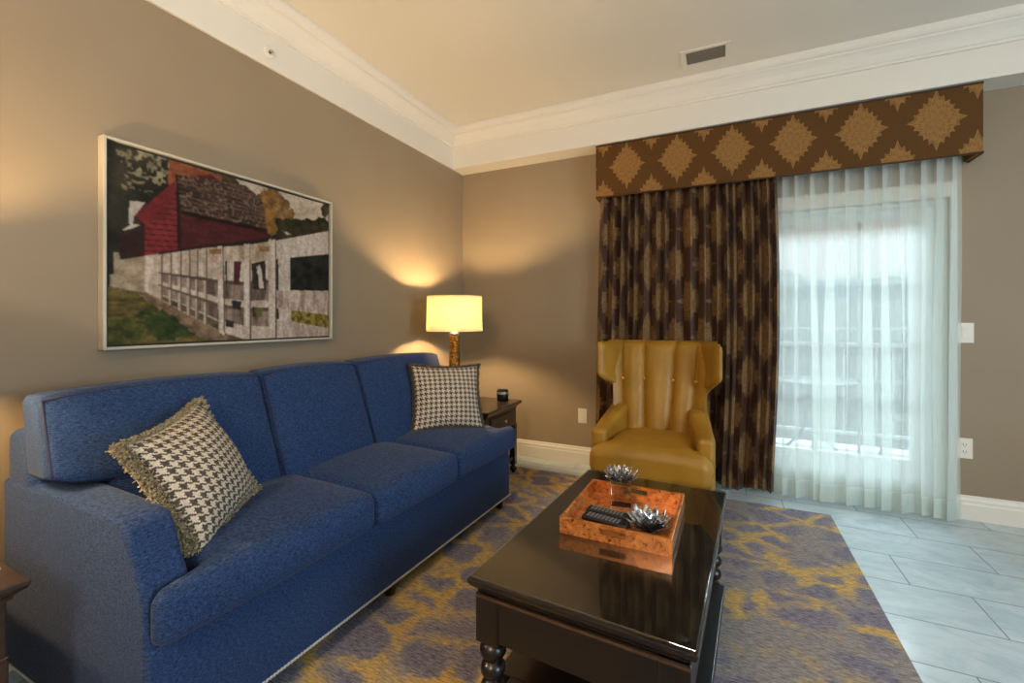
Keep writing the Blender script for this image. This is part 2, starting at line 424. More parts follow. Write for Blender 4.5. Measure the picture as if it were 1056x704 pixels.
# ------------------------------------------------------------------ room shell
RX, RY, SOF, CZ = 5.6, -6.6, 2.44, 2.754        # room width, far side, soffit and ceiling heights
DX0, DX1, DZ = 1.46, 3.31, 1.86                 # glass door opening
o = struct(MB().box(-0.15, RX+0.15, RY-0.15, 0.16, -0.12, 0.0).build('floor', TILE))
o = struct(MB().box(-0.15, 0.0, RY-0.15, 0.16, 0.0, CZ+0.1).build('wall_left', WALL))
mb = MB()
mb.box(0.0, DX0, 0.0, 0.16, 0.0, CZ+0.1); mb.box(DX1, RX, 0.0, 0.16, 0.0, CZ+0.1); mb.box(DX0, DX1, 0.0, 0.16, DZ, CZ+0.1)
struct(mb.build('wall_back', WALL))
struct(MB().box(RX, RX+0.15, RY-0.15, 0.16, 0.0, CZ+0.1).build('wall_right', WALL))
struct(MB().box(0.0, RX, RY-0.15, RY, 0.0, CZ+0.1).build('wall_front', WALL))
struct(MB().box(-0.15, RX+0.15, RY-0.15, 0.16, CZ, CZ+0.12).build('ceiling', CEIL))
# soffit beam over the door wall
SY = -0.185
struct(MB().box(0.0, RX, SY, 0.0, SOF, CZ).build('trim_1', CEIL, bevel=0.003))
# flat frieze board on the left wall
struct(MB().box(0.0, 0.018, RY, SY, SOF, CZ).build('trim_2', CEIL, bevel=0.003))
def crown(pts, name, direction):
    mb = MB()
    if direction == 'left':   # runs along y at x = 0.018, projects +x
        mb.prism([(0.018+a, 2.61+b) for a, b in pts], RY, SY-0.002, 'y')
    else:
        mb.prism([(SY-a, 2.61+b) for a, b in pts], 0.02, RX, 'x')
    return struct(mb.build(name, CEIL, bevel=0.0015, fixn=True))
prof = [(0, 0), (0.012, 0), (0.012, 0.016), (0.020, 0.020), (0.026, 0.034), (0.040, 0.058), (0.058, 0.078), (0.070, 0.086), (0.070, 0.096), (0.080, 0.100), (0.090, 0.112), (0.098, 0.128), (0.098, 0.1435), (0, 0.1435)]
crown(prof, 'trim_3', 'left'); crown(prof, 'trim_4', 'back')
# baseboards
def base_prof(): return [(0, 0), (0.016, 0), (0.016, 0.088), (0.013, 0.096), (0.013, 0.112), (0.008, 0.122), (0.006, 0.134), (0, 0.138)]
for nm, a, b in (('baseboard_back', 0.0, DX0-0.02), ('baseboard_back_right', DX1+0.030, RX)):
    struct(MB().prism([(-p, z) for p, z in base_prof()], a, b, 'x').build(nm, WHITE, fixn=True))
struct(MB().prism([(p, z) for p, z in base_prof()], RY, -0.016, 'y').build('baseboard_left', WHITE, fixn=True))
# ---- glass door
mb = MB()
for a, b, z0, z1 in ((DX0-0.09, DX0, 0, DZ+0.09), (DX1, DX1+0.030, 0, DZ+0.09), (DX0, DX1, DZ, DZ+0.09)):
    mb.box(a, b, -0.018, 0.0, z0, z1)
struct(mb.build('trim_5', WHITE, bevel=0.004))
door = struct(thing('door_1', 'white framed sliding glass door with grilles behind the sheer curtain', 'door', (0, 0, 0)))
mb = MB(); mb.box(DX0, DX0+0.03, 0.02, 0.155, 0, DZ); mb.box(DX1-0.03, DX1, 0.02, 0.155, 0, DZ); mb.box(DX0+0.03, DX1-0.03, 0.02, 0.155, DZ-0.03, DZ); mb.box(DX0+0.03, DX1-0.03, 0.03, 0.155, 0.0, 0.02)
mb.build('door_frame', FRAMEW, door, bevel=0.003)
def sash(x0, x1, y, st_l, st_r):
    mb = MB(); t = 0.02; zb, zt = 0.29, 1.765
    mb.box(x0, x0+st_l, y-t, y+t, 0.02, DZ-0.03); mb.box(x1-st_r, x1, y-t, y+t, 0.02, DZ-0.03)
    mb.box(x0+st_l, x1-st_r, y-t, y+t, 0.02, zb); mb.box(x0+st_l, x1-st_r, y-t, y+t, zt, DZ-0.03)
    s = mb.build('sash', FRAMEW, door, bevel=0.004)
    a, b = x0+st_l, x1-st_r
    MB().box(a-0.005, b+0.005, y-0.004, y+0.004, zb-0.005, zt+0.005).build('pane', PANE, s)
    g = MB()
    for z in (1.425, 1.09, 0.758): g.box(a, b, y+0.006, y+0.014, z-0.008, z+0.008)
    for k in (1, 2):
        x = a + (b-a)*k/3; g.box(x-0.008, x+0.008, y+0.006, y+0.014, zb, zt)
    g.build('grille', simple('grille_bar', (150, 160, 164), 0.5), s)
sash(2.30, 3.28, 0.075, 0.11, 0.13)
sash(1.49, 2.42, 0.122, 0.11, 0.11)

# ------------------------------------------------------------------ rug
o = MB().box(0.25, 2.685, -4.6, -0.297, 0.0, 0.012).build('area_rug', RUG, bevel=0.004)
tag(o, 'purple grey and gold mottled area rug under sofa and coffee table', 'rug')
RZ = 0.012

# ------------------------------------------------------------------ sofa
def welt_path(pts, r, name, parent, closed=False):
    return MB().tube(pts, r, 6, closed).build(name, WELT, parent, smooth=True)
so = thing('sofa', 'long blue upholstered three-seat sofa with nailhead trim along the left wall', 'sofa', (0.10, -2.862, RZ), math.radians(-1.6))
LEN = 1.905
smooth = lambda a, b, x: (lambda t: t*t*(3-2*t))(max(0, min(1, (x-a)/(b-a))))
MB().rbox(0.03, 0.80, 0.026, LEN-0.026, 0.065, 0.355, 0.012, n=(4, 8, 3), k=2).build('base', SOFA, so, smooth=True)
fr = MB().rbox(-0.004, 0.20, 0.008, LEN-0.008, 0.07, 0.795, 0.03, n=(3, 8, 5), k=3, fn=lambda P, q: (P[0] + (0.03 if q[0] > 0 else 0.0)*(-q[2]), P[1], P[2])).build('back_frame', SOFA, so, smooth=True)
def arm(s0, s1, k=1.0):
    # side profile in (t, z), scooped front
    pr = [(-0.006, 0.07), (-0.006, 0.645)] + [(0.16 + 0.5*k/6, 0.648 - 0.004*k/6) for k in range(1, 6)]
    pr += [(0.66, 0.642), (0.690, 0.632), (0.712, 0.610), (0.730, 0.575), (0.748, 0.535), (0.772, 0.50), (0.788, 0.46), (0.795, 0.40), (0.795, 0.07)]
    if k != 1: pr = [(p if (p < 0.2 or z < 0.48) else 0.16 + (p-0.16)*k, z) for p, z in pr]
    return MB().prism([(p, z) for p, z in pr], s0, s1, 'y').build('arm', SOFA, so, smooth=False, bevel=0.016, seg=4, fixn=True)
for s0, s1 in ((0.0, 0.128), (LEN-0.128, LEN)):
    a = arm(s0, s1, 1.0 if s0 == 0 else 0.62)
    for v in a.data.vertices:
        if abs(v.co.y - (0.0 if s0 == 0 else LEN)) < 1e-5: v.co.y += (0.024 if s0 == 0 else -0.024)*min(1, v.co.x/0.8)
    for pl in a.data.polygons: pl.use_smooth = True
def seat(s0, s1, earl=False, earr=False):
    t0, t1, z0, z1 = 0.22, 0.840, 0.358, 0.492
    sm0 = s0 + (0.132 if earl else 0.0); sm1 = s1 - (0.132 if earr else 0.0)
    def fn(P, q):
        t = P[0]; k = smooth(0.775, 0.80, t)
        a = sm0 + (s0-sm0)*k; b = sm1 + (s1-sm1)*k
        u = (P[1]-s0)/(s1-s0); z = P[2]
        cr = max(0, 1-q[0]**2)*max(0, 1-q[1]**2)
        if q[2] > 0: z += 0.028*cr**0.6*q[2]
        bulge = 0.020*max(0, 1-q[1]**2)*max(0, 1-q[2]**2) if q[0] > 0.9 else 0
        return (t + bulge, a + (b-a)*u, z)
    o = MB().rbox(t0, t1, s0+0.003, s1-0.003, z0, z1, 0.034, n=(26, 12, 3), k=5, fn=fn).build('seat_cushion', SOFA, so, smooth=True)
    return o
seat(0.026, 0.735, True); seat(0.735, 1.28); seat(1.28, LEN-0.01, False, True)
def backc(s0, s1, earl=False, earr=False, lift=0.0):
    z0, z1 = 0.47, 0.915 + lift; d0, d1 = 0.045, 0.17
    sm0 = s0 + (0.135 if earl else 0.0); sm1 = s1 - (0.135 if earr else 0.0)
    def warp(t, s, z, puff=0.0):
        k = smooth(0.655, 0.685, z)
        a = sm0 + (s0-sm0)*k; b = sm1 + (s1-sm1)*k
        u = (s-s0)/(s1-s0)
        lean = (z1 - z)*0.36
        return (0.085 + t + lean*(0.55 if t < 0.08 else 1.0) + puff, a + (b-a)*u, z)
    def fn(P, q):
        cr = max(0, 1-q[1]**2)*max(0, 1-q[2]**2)
        return warp(P[0]+ (0.034*cr**0.7 if q[0] > 0 else 0), P[1], P[2] + 0.012*(1-q[1]**2)*(1 if q[2] > 0.9 else 0))
    o = MB().rbox(d0, d1, s0+0.002, s1-0.002, z0, z1, 0.028, n=(4, 14, 22), k=4, fn=fn).build('back_cushion', SOFA, so, smooth=True)
    # welt around the front face
    pts = []; e = 0.014
    ring = [(s0+e + (s1-s0-2*e)*i/14, z1-e+0.012*(1-(2*i/14-1)**2)) for i in range(15)] + [(s1-e, z1-e-(z1-z0-2*e)*i/22) for i in range(1, 23)] \
         + [(s1-e-(s1-s0-2*e)*i/14, z0+e) for i in range(1, 15)] + [(s0+e, z0+e+(z1-z0-2*e)*i/22) for i in range(1, 22)]
    for s, z in ring: pts.append(warp(d1-0.006, s, z))
    welt_path(pts, 0.0065, 'piping', o, True)
    return o
backc(-0.004, 0.665, True); backc(0.665, 1.18); backc(1.18, LEN-0.012, False, True)
mb = MB()
def nail(mb, x, y, z, nx, ny):
    n = Vector((nx, ny, 0)); u = Vector((-ny, nx, 0)); c = Vector((x, y, z)); r = 0.0066
    V = [c + n*0.003] + [c + (u*math.cos(a) + Vector((0, 0, 1))*math.sin(a))*r for a in [k*PI/3 for k in range(6)]]
    mb.add(V, [(0, 1+k, 1+(k+1) % 6) for k in range(6)])
s = 0.012
while s < LEN-0.01:
    nail(mb, 0.8005, s, 0.078, 1, 0); s += 0.0115
t = 0.04
while t < 0.79:
    nail(mb, t, 0.024*t/0.8 - 0.0008, 0.082, 0, -1); t += 0.0125
mb.build('nailhead_trim', NAIL, so)
for t, s in ((0.07, 0.06), (0.07, LEN-0.06), (0.745, 0.06), (0.745, LEN-0.06), (0.745, 0.90)):
    MB().lathe([(0.016, 0), (0.022, 0.004), (0.024, 0.03), (0.028, 0.07)], t, s, 14).build('foot', ESP, so, smooth=True)

# ------------------------------------------------------------------ throw pillows
def pillow(name, label, corners, thick, fringe, seed):
    """corners TL, TR, BR, BL in world space; faces the viewer"""
    rnd = random.Random(seed)
    TL, TR, BR, BL = [Vector(c) for c in corners]
    cen = (TL+TR+BR+BL)/4
    TL, TR, BR, BL = [cen + (q-cen)*0.95 for q in (TL, TR, BR, BL)]
    X = ((TR-TL)+(BR-BL)).normalized(); Y = ((TL-BL)+(TR-BR)); Y = (Y - X*Y.dot(X)).normalized(); Z = X.cross(Y)
    hx = ((TR-TL).length+(BR-BL).length)/4; hy = ((TL-BL).length+(TR-BR).length)/4
    t = thing(name, label, 'pillow', tuple(cen))
    t.rotation_mode = 'QUATERNION'; t.rotation_quaternion = Matrix((X, Y, Z)).transposed().to_quaternion()
    def edge(u, v):
        x = hx*u*(1-0.10*(1-v*v)*abs(u)); y = hy*v*(1-0.10*(1-u*u)*abs(v)); return x, y
    def P(sg):
        def f(a, b):
            u, v = 2*a-1, 2*b-1; x, y = edge(u, v)
            h = thick*(max(0, 1-u*u)**0.55)*(max(0, 1-v*v)**0.55)
            h *= 1 + 0.05*math.sin(5*u+seed)*math.cos(4*v)
            return (x, y, sg*h)
        return f
    n = 40; mb = MB()
    mb.grid(P(1), n, n, lambda a, b: (a, b)); mb.grid(lambda a, b: P(-1)(1-a, b), n, n, lambda a, b: (1-a, b))
    body = mb.build('cover', HOUND, t, smooth=True)
    # brush fringe round the seam
    fb = MB(); M = 1500
    for i in range(M):
        q = i/M*4; k = int(q); f = 2*(q-k)-1
        u, v = ((f, 1), (1, -f), (-f, -1), (-1, f))[k]
        x, y = edge(u, v); ox, oy = ((0, 1), (1, 0), (0, -1), (-1, 0))[k]
        if abs(f) > 0.9:
            ox, oy = u, v; l = math.hypot(ox, oy); ox, oy = ox/l, oy/l
        for rep in range(4):
            L = rnd.uniform(0.012, 0.021); d = Vector((ox + rnd.uniform(-.6, .6), oy + rnd.uniform(-.6, .6), rnd.uniform(-1.5, 1.5))).normalized()
            b0 = Vector((x - ox*0.006, y - oy*0.006, rnd.uniform(-.014, .014))); w = d.orthogonal().normalized()*0.0022; w2 = d.cross(w)
            tip = b0 + d*L
            fb.add([b0+w, b0-w*0.5+w2*0.87, b0-w*0.5-w2*0.87, tip+w*0.8, tip-w*0.4+w2*0.7, tip-w*0.4-w2*0.7], [(0,1,4,3),(1,2,5,4),(2,0,3,5),(3,4,5)])
    fb.build('fringe', fringe, t)
    return t
pillow('throw_pillow', 'large tilted houndstooth pillow with tan brush fringe leaning on the near sofa arm',
       [(0.700, -2.845, 0.826), (0.468, -2.508, 0.878), (0.588, -2.366, 0.526), (0.820, -2.700, 0.474)], 0.092, FRINGE_M, 3)
pillow('throw_pillow', 'upright houndstooth pillow with dark fringe at the lamp end of the sofa',
       [(0.445, -1.345, 0.898), (0.745, -1.02, 0.868), (0.850, -1.115, 0.500), (0.560, -1.45, 0.506)], 0.075, FRINGE_D, 5)

# ------------------------------------------------------------------ coffee table
ct = thing('coffee_table', 'dark espresso coffee table with glass top and ball-turned legs on the rug', 'table', (1.80, -1.861, RZ), math.radians(-3.6))
HX, HY, TZ = 0.302, 0.518, 0.430 - RZ
mb = MB()
edge = [(0.0, TZ-0.052), (0.010, TZ-0.050), (0.012, TZ-0.042), (0.020, TZ-0.036), (0.030, TZ-0.026), (0.034, TZ-0.016), (0.034, TZ-0.009)]
def ring_slab(mb, hx, hy, edge, inset):
    V = []; Fc = []; m = len(edge)
    for e, z in edge:
        d = e - inset
        V += [(-hx-d, -hy-d, z), (hx+d, -hy-d, z), (hx+d, hy+d, z), (-hx-d, hy+d, z)]
    for i in range(m-1):
        for q in range(4):
            q2 = (q+1) % 4; Fc.append((i*4+q, i*4+q2, (i+1)*4+q2, (i+1)*4+q))
    Fc.append((3, 2, 1, 0)); Fc.append(tuple((m-1)*4+q for q in range(4)))
    mb.add(V, Fc)
ring_slab(mb, HX, HY, edge, 0.034)
mb.build('table_top', ESP, ct, bevel=0.002)
MB().rbox(-HX+0.004, HX-0.004, -HY+0.004, HY-0.004, TZ-0.0075, TZ, 0.002, n=1, k=2).build('glass_top', SLAB, ct)
for sx in (-1, 1):
    for sy in (-1, 1):
        MB().lathe([(0.009, 0), (0.011, 0.001), (0.011, 0.0014)], sx*(HX-0.035), sy*(HY-0.04), 16, TZ-0.0089).build('bumper', simple('rubber_bumper', (44, 42, 38), 0.5), ct)
mb = MB(); a0, a1 = 0.228, TZ-0.052
AX, AY = HX-0.022, HY-0.024
for sy in (-1, 1): mb.box(-AX, AX, sy*AY-0.012*(sy > 0) if sy > 0 else -AY, AY if sy > 0 else -AY+0.012, a0+0.012, a1)
for sx in (-1, 1): mb.box(AX-0.012 if sx > 0 else -AX, AX if sx > 0 else -AX+0.012, -AY, AY, a0+0.012, a1)
mb.build('apron', ESP, ct)
mb = MB()
for sy in (-1, 1):
    y = sy*AY; mb.box(-AX-0.004, AX+0.004, min(y, y+sy*0.006), max(y, y+sy*0.006), a1-0.012, a1-0.004)
for sx in (-1, 1):
    x = sx*AX; mb.box(min(x, x+sx*0.006), max(x, x+sx*0.006), -AY-0.004, AY+0.004, a1-0.012, a1-0.004)
mb.build('moulding', mk_wood('moulding_wood', (64, 44, 30), (90, 64, 44), 0.3), ct, bevel=0.002)
mb = MB()
mb.rbox(-HX+0.03, HX-0.002, -HY+0.115, HY-0.115, 0.055, 0.082, 0.004, n=1, k=2)
mb.rbox(-HX+0.075, HX-0.075, -HY+0.02, HY-0.02, 0.056, 0.081, 0.004, n=1, k=2)
mb.build('shelf', ESP, ct)
def ball(r, zc, n=7): return [(max(0.012, r*math.cos(a)), zc + r*0.82*math.sin(a)) for a in [-PI/2 + PI*k/n for k in range(n+1)]]
for sx in (-1, 1):
    for sy in (-1, 1):
        x, y = sx*(AX-0.031), sy*(AY-0.031); mb = MB()
        mb.box(x-0.036, x+0.036, y-0.036, y+0.036, a0, a1)
        lg = mb.build('leg', ESP, ct, bevel=0.003)
        p = [(0.020, 0.0), (0.026, 0.006)] + ball(0.035, 0.036) + ball(0.036, 0.090) + ball(0.037, 0.144) + ball(0.039, 0.198) + [(0.02, a0+0.002)]
        MB().lathe(p, x, y, 22).build('turning', ESP, lg, smooth=True)
TT = 0.430

# ------------------------------------------------------------------ tray and what lies in it
tr = thing('serving_tray', 'square copper burl serving tray with slot handles on the coffee table', 'tray', (1.802, -1.812, TT), math.radians(-1.0))
wx, wy, hh, th = 0.180, 0.200, 0.053, 0.011
MB().box(-wx+th, wx-th, -wy+th, wy-th, 0.0, 0.008).build('base', COPPER, tr)
for sy in (-1, 1):
    y0, y1 = (wy-th, wy) if sy > 0 else (-wy, -wy+th); mb = MB(); c0, c1, h0, h1 = -0.046, 0.042, 0.021, 0.042
    mb.box(-wx, wx, y0, y1, 0, h0); mb.box(-wx, wx, y0, y1, h1, hh); mb.box(-wx, c0, y0, y1, h0, h1); mb.box(c1, wx, y0, y1, h0, h1)
    mb.build('handle_wall', COPPER, tr)
for sx in (-1, 1):
    x0, x1 = (wx-th, wx) if sx > 0 else (-wx, -wx+th)
    MB().box(x0, x1, -wy+th, wy-th, 0, hh).build('side_wall', COPPER, tr, bevel=0.002)
IZ = TT + 0.008
def remote(label, loc, rot, L=0.165, Wd=0.044):
    t = thing('remote_control', label, 'remote', loc, rot, None)
    MB().rbox(-L/2, L/2, -Wd/2, Wd/2, 0, 0.020, 0.008, n=2, k=3).build('body', BLACK, t, smooth=True)
    mb = MB()
    for i in range(9):
        for j in range(3):
            x = -L/2+0.022+i*0.0135; y = -0.012+j*0.012
            mb.box(x-0.0036, x+0.0036, y-0.0032, y+0.0032, 0.019, 0.0218)
    mb.build('buttons', KEYS, t); return t
remote('black remote control with rows of grey buttons nearest the tray front', (1.752, -1.915, IZ+0.008), math.radians(-9))
remote('black remote control lying behind the nearer remote in the tray', (1.750, -1.848, IZ+0.006), math.radians(-7))
def petal(mb, c, az, el, L, w):
    d = Vector((math.cos(az)*math.cos(el), math.sin(az)*math.cos(el), math.sin(el))); s = Vector((-math.sin(az), math.cos(az), 0)); n = d.cross(s)
    st = [(0.0, 0.25), (0.25, 0.8), (0.55, 1.0), (0.8, 0.6), (1.0, 0.03)]; V = []
    for t, k in st:
        up = -n*(0.16*L*math.sin(PI*t)) + n*(0.18*L*t*t)
        p = Vector(c) + d*(L*t) + up
        V += [p - s*w*k - n*0.003, p, p + s*w*k - n*0.003]
    Fc = []
    for i in range(len(st)-1):
        for q in range(2): Fc.append((i*3+q, i*3+q+1, (i+1)*3+q+1, (i+1)*3+q))
    mb.add(V, Fc)
def flower(label, loc, bw, bh, R, rot, tilt=0):
    t = thing('flower_candle_holder', label, 'ornament', loc, rot)
    MB().rbox(-bw/2, bw/2, -bw/2, bw/2, 0.0, bh, 0.003, n=1, k=2).build('block', CRYSTAL, t)
    mb = MB(); c = (0, 0, bh + 0.004)
    for k, (n, el, L, w) in enumerate(((12, -0.06, 1.0, 0.20), (11, 0.14, 0.95, 0.20), (9, 0.38, 0.84, 0.19), (7, 0.7, 0.64, 0.17), (4, 1.15, 0.42, 0.14))):
        for i in range(n): petal(mb, c, 2*PI*i/n + k*0.35, el + 0.12*math.sin(i*2.3), R*L*(1+0.07*math.sin(i*5.1)), R*w)
    mb.lathe([(0.010, -0.004), (0.014, 0.002), (0.010, 0.012)], 0, 0, 12, bh)
    mb.build('petals', CHROME, t, solid=0.0012)
    return t
flower('chrome flower on a tall clear crystal cube at the back of the tray', (1.762, -1.700, IZ), 0.078, 0.104, 0.070, 0.12)
flower('chrome flower on a low clear crystal block at the front of the tray', (1.890, -1.868, IZ), 0.075, 0.022, 0.080, -0.2)

# ------------------------------------------------------------------ armchair
ch = thing('wingback_armchair', 'mustard leather wingback armchair with channelled back before the brown curtain', 'armchair', (1.752, -0.62, RZ), 0)
def side_front(z):
    if z < 0.47: return -0.27
    if z < 0.60: return -0.27 + 0.36*smooth(0.47, 0.62, z)
    if z < 0.70: return -0.27 + 0.36*smooth(0.47, 0.62, z) + 0.03*smooth(0.58, 0.68, z)
    return 0.12 - 0.150*smooth(0.68, 0.79, z)
def side_x(z, f):
    lo = 0.318 - 0.040*smooth(0.50, 0.62, z) + 0.012*smooth(0.74, 0.80, z); up = smooth(0.66, 0.80, z)
    return lo + up*(0.080)*f + 0.004*f
def mk_side(sg):
    nz, ny = 44, 16
    def O(a, b, off):
        z = 0.13 + (0.995-0.13)*b; yf = side_front(z); yb = 0.27 + 0.05*smooth(0.4, 1.0, z); f = 1-a
        y = yf + (yb-yf)*a
        return (sg*(side_x(z, f)-off - (0.055*a if z > 0 else 0)), y, z)
    th = 0.050; mb = MB(); V = []; Fc = []
    for side in (0, 1):
        for j in range(nz):
            for i in range(ny):
                a, b = i/(ny-1), j/(nz-1)
                e = min(a/0.10, 1.0)*1.0; e2 = min((1-b)/0.05, 1.0)
                k = math.sqrt(max(0, 1-(1-e)**2))*math.sqrt(max(0, 1-(1-e2)**2))
                V.append(O(a, b, th/2 + (-1 if side == 0 else 1)*th/2*(0.12+0.88*k)))
    for side in (0, 1):
        for j in range(nz-1):
            for i in range(ny-1):
                q = side*nz*ny + j*ny + i
                Fc.append((q, q+1, q+ny+1, q+ny) if side == 0 else (q+ny, q+ny+1, q+1, q))
    bo = nz*ny
    for j in range(nz-1):
        for i in (0, ny-1):
            q = j*ny+i; Fc.append((q, q+ny, q+ny+bo, q+bo))
    for i in range(ny-1):
        for j in (0, nz-1):
            q = j*ny+i; Fc.append((q, q+1, q+1+bo, q+bo))
    mb.add(V, Fc); return mb.build('wing', LEATHER, ch, smooth=True, fixn=True)
mk_side(1); mk_side(-1)
# arm pads: rounded blocks forming the arm fronts
for sg in (-1, 1):
    def fn(P, q, sg=sg):
        return (P[0] - sg*0.060*smooth(-0.22, 0.06, P[1]), P[1], P[2] + 0.090*smooth(-0.25, 0.09, P[1])*(1 if q[2] > 0 else 0))
    MB().rbox(sg*0.283-0.046, sg*0.283+0.046, -0.292, 0.10, 0.14, 0.510, 0.03, n=(2, 6, 6), k=4, fn=fn).build('arm', LEATHER, ch, smooth=True)
# channelled back
SEAMS_T = [-0.244, -0.100, 0.094, 0.236]; SEAMS_B = [-0.195, -0.072, 0.068, 0.185]
def back_pt(u, v):
    x = -0.345 + 0.69*u; z = 0.36 + (0.997-0.36)*v
    w = 0.86 + 0.14*v; x *= w - 0.105*smooth(0.0, 0.3, v)*(1-smooth(0.55, 0.78, v)) - 0.03
    t = v; seams = [a*t + b*(1-t) for a, b in zip(SEAMS_T, SEAMS_B)]
    ed = [-0.42] + seams + [0.42]; bul = 0
    for a, b in zip(ed, ed[1:]):
        if a <= x <= b:
            m = 2*(x-a)/(b-a)-1; bul = 0.048*math.sqrt(max(0, 1-m*m)); break
    y = 0.045 + 0.175*v - bul - 0.01*math.sin(PI*v)
    curve = 0.30*max(0, abs(x)-0.20)                      # the outer channels turn into the wings
    if v > 0.94: y += 0.05*((v-0.94)/0.06)**2
    return (x, y - curve, z)
mb = MB(); nu, nv = 150, 40
mb.grid(back_pt, nu, nv)
mb.grid(lambda a, b: (lambda p: (p[0], 0.30 + 0.03*b, p[2]))(back_pt(1-a, b)), nu, nv)
b2 = nu*nv
for i in range(nu-1):
    mb.f.append(((nv-1)*nu+i, (nv-1)*nu+i+1, b2+(nv-1)*nu+(nu-2-i), b2+(nv-1)*nu+(nu-1-i)))
bk = mb.build('backrest', LEATHER, ch, smooth=True)
for k in range(4):
    v = 0.62; x = SEAMS_T[k]*v + SEAMS_B[k]*(1-v); z = 0.36 + 0.637*v
    y = min((abs(back_pt(q/200, v)[0]-x), back_pt(q/200, v)[1]) for q in range(201))[1]
    mb = MB(); V = []; 
    for i in range(6):
        a = PI/2*i/5
        for q in range(12): V.append((x+0.0105*math.cos(a)*math.cos(q*PI/6), y-0.012-0.010*math.sin(a), z+0.0105*math.cos(a)*math.sin(q*PI/6)))
    mb.add(V, [(i*12+q, i*12+(q+1) % 12, (i+1)*12+(q+1) % 12, (i+1)*12+q) for i in range(5) for q in range(12)])
    mb.build('button', simple('button_leather', (196, 150, 60), 0.4), bk, smooth=True)
def fn(P, q):
    k = smooth(-0.255, -0.30, P[1]); s = 0.235 + 0.088*k
    cr = max(0, 1-q[0]**2)*max(0, 1-q[1]**2)
    return (P[0]/0.32*s, P[1] - 0.022*max(0, 1-q[0]**2)*(1 if q[1] < -0.9 else 0), P[2] + (0.035*cr**0.6 if q[2] > 0 else 0) - 0.025*k*abs(q[0])**4*(1 if q[2] > 0 else 0))
MB().rbox(-0.32, 0.32, -0.375, 0.17, 0.262, 0.437, 0.055, n=(14, 24, 3), k=5, fn=fn).build('seat_cushion', LEATHER, ch, smooth=True)
MB().rbox(-0.30, 0.30, -0.30, 0.26, 0.13, 0.27, 0.015, n=2, k=2).build('seat_frame', LEATHER, ch, smooth=True)
for sx in (-1, 1):
    for y in (-0.26, 0.24):
        x = sx*0.255; w0, w1 = 0.014, 0.022; z1 = 0.14
        MB().add([(x+a*w0, y+b*w0, 0) for a, b in ((-1,-1),(1,-1),(1,1),(-1,1))] + [(x+a*w1, y+b*w1, z1) for a, b in ((-1,-1),(1,-1),(1,1),(-1,1))], []) 
        mb = MB(); mb.add([(x+a*w0, y+b*w0, 0) for a, b in ((-1,-1),(1,-1),(1,1),(-1,1))] + [(x+a*w1, y+b*w1, z1) for a, b in ((-1,-1),(1,-1),(1,1),(-1,1))],
               [(3,2,1,0),(4,5,6,7),(0,1,5,4),(1,2,6,5),(2,3,7,6),(3,0,4,7)])
        mb.build('leg', ESP, ch)

# ------------------------------------------------------------------ valance, curtain, sheer
VX0, VX1, VZ0, VZ1, VY = 1.262, 3.392, 2.052, 2.436, -0.168
va = thing('window_valance', 'brown upholstered box valance with tan damask medallions above the door', 'valance', (0, 0, 0))
mb = MB(); mb.box(VX0, VX1, VY, VY+0.022, VZ0, VZ1); mb.box(VX0, VX0+0.018, VY+0.022, 0.0, VZ0, VZ1); mb.box(VX1-0.018, VX1, VY+0.022, 0.0, VZ0, VZ1)
mb.build('board', VAL, va, bevel=0.004)
MB().box(VX0+0.018, VX1-0.018, VY+0.022, 0.0, VZ1-0.02, VZ1-0.001).build('dust_board', DARK, va)
cord = simple('valance_welt', (70, 42, 16), 0.7)
mb = MB(); mb.tube([(VX0, 0, VZ0), (VX0, VY, VZ0), (VX1, VY, VZ0), (VX1, 0, VZ0)], 0.006, 8); mb.tube([(VX0, 0, VZ1-0.006), (VX0, VY, VZ1-0.006), (VX1, VY, VZ1-0.006), (VX1, 0, VZ1-0.006)], 0.005, 8)
mb.build('welt', cord, va, smooth=True)
# brown drape: uneven folds, cloth pattern laid out along the cloth
def cloth(name, x0f, x1f, folds, y0, z0, z1, mat, ratio, ztop_amp, seed, nu=420, nv=70):
    rnd = random.Random(seed); ph = [rnd.uniform(0, 2*PI) for _ in range(8)]
    # fold centres spaced unevenly; folds gather tightly at the heading and merge lower down
    ws = [rnd.uniform(0.55, 1.6) for _ in range(folds)]; tot = sum(ws); acc = [0]
    for w_ in ws: acc.append(acc[-1] + w_/tot)
    dep = [rnd.uniform(0.65, 1.15) for _ in range(folds)]; keep = [1.0 if k % 2 == 0 else rnd.uniform(0.15, 0.7) for k in range(folds)]
    def P(a, b):
        z = z0 + (z1-z0)*b; d = 1-b
        k = max(i for i in range(folds) if acc[i] <= a + 1e-9); t = (a-acc[k])/(acc[k+1]-acc[k])
        lowr = smooth(0.25, 0.85, d); g = dep[k]*(1-lowr + lowr*keep[k])
        drift = 0.10*math.sin(2.4*d + ph[k % 8])*lowr
        c = math.cos(2*PI*(t + drift*math.sin(PI*t)))
        y = y0 - ztop_amp*g*(0.5-0.5*c)*1.5 + ztop_amp*0.5 - ztop_amp*0.55*lowr*(1-a**10)*math.sin(2*PI*a*folds*0.32 + ph[0] + 0.5*d)
        x = x0f(d) + (x1f(d)-x0f(d))*a - 0.30*(acc[k+1]-acc[k])*(x1f(d)-x0f(d))*math.sin(4*PI*t)*0.5*g
        zz = z + 0.012*math.sin(2*PI*a*4 + ph[4])*smooth(0.95, 1.0, d)
        return (x, y, zz)
    mb = MB(); L = (x1f(0.5)-x0f(0.5))*ratio
    mb.grid(P, nu, nv, lambda a, b: (a*L, z0 + (z1-z0)*b))
    return mb, P
mb, _ = cloth('drape', lambda d: 1.275 - 0.050*d, lambda d: 2.428 + 0.028*math.sin(PI*min(1, d*1.05)) - 0.012*d, 19, -0.086, 0.020, 2.20, CURT, 1.85, 0.050, 11, 600)
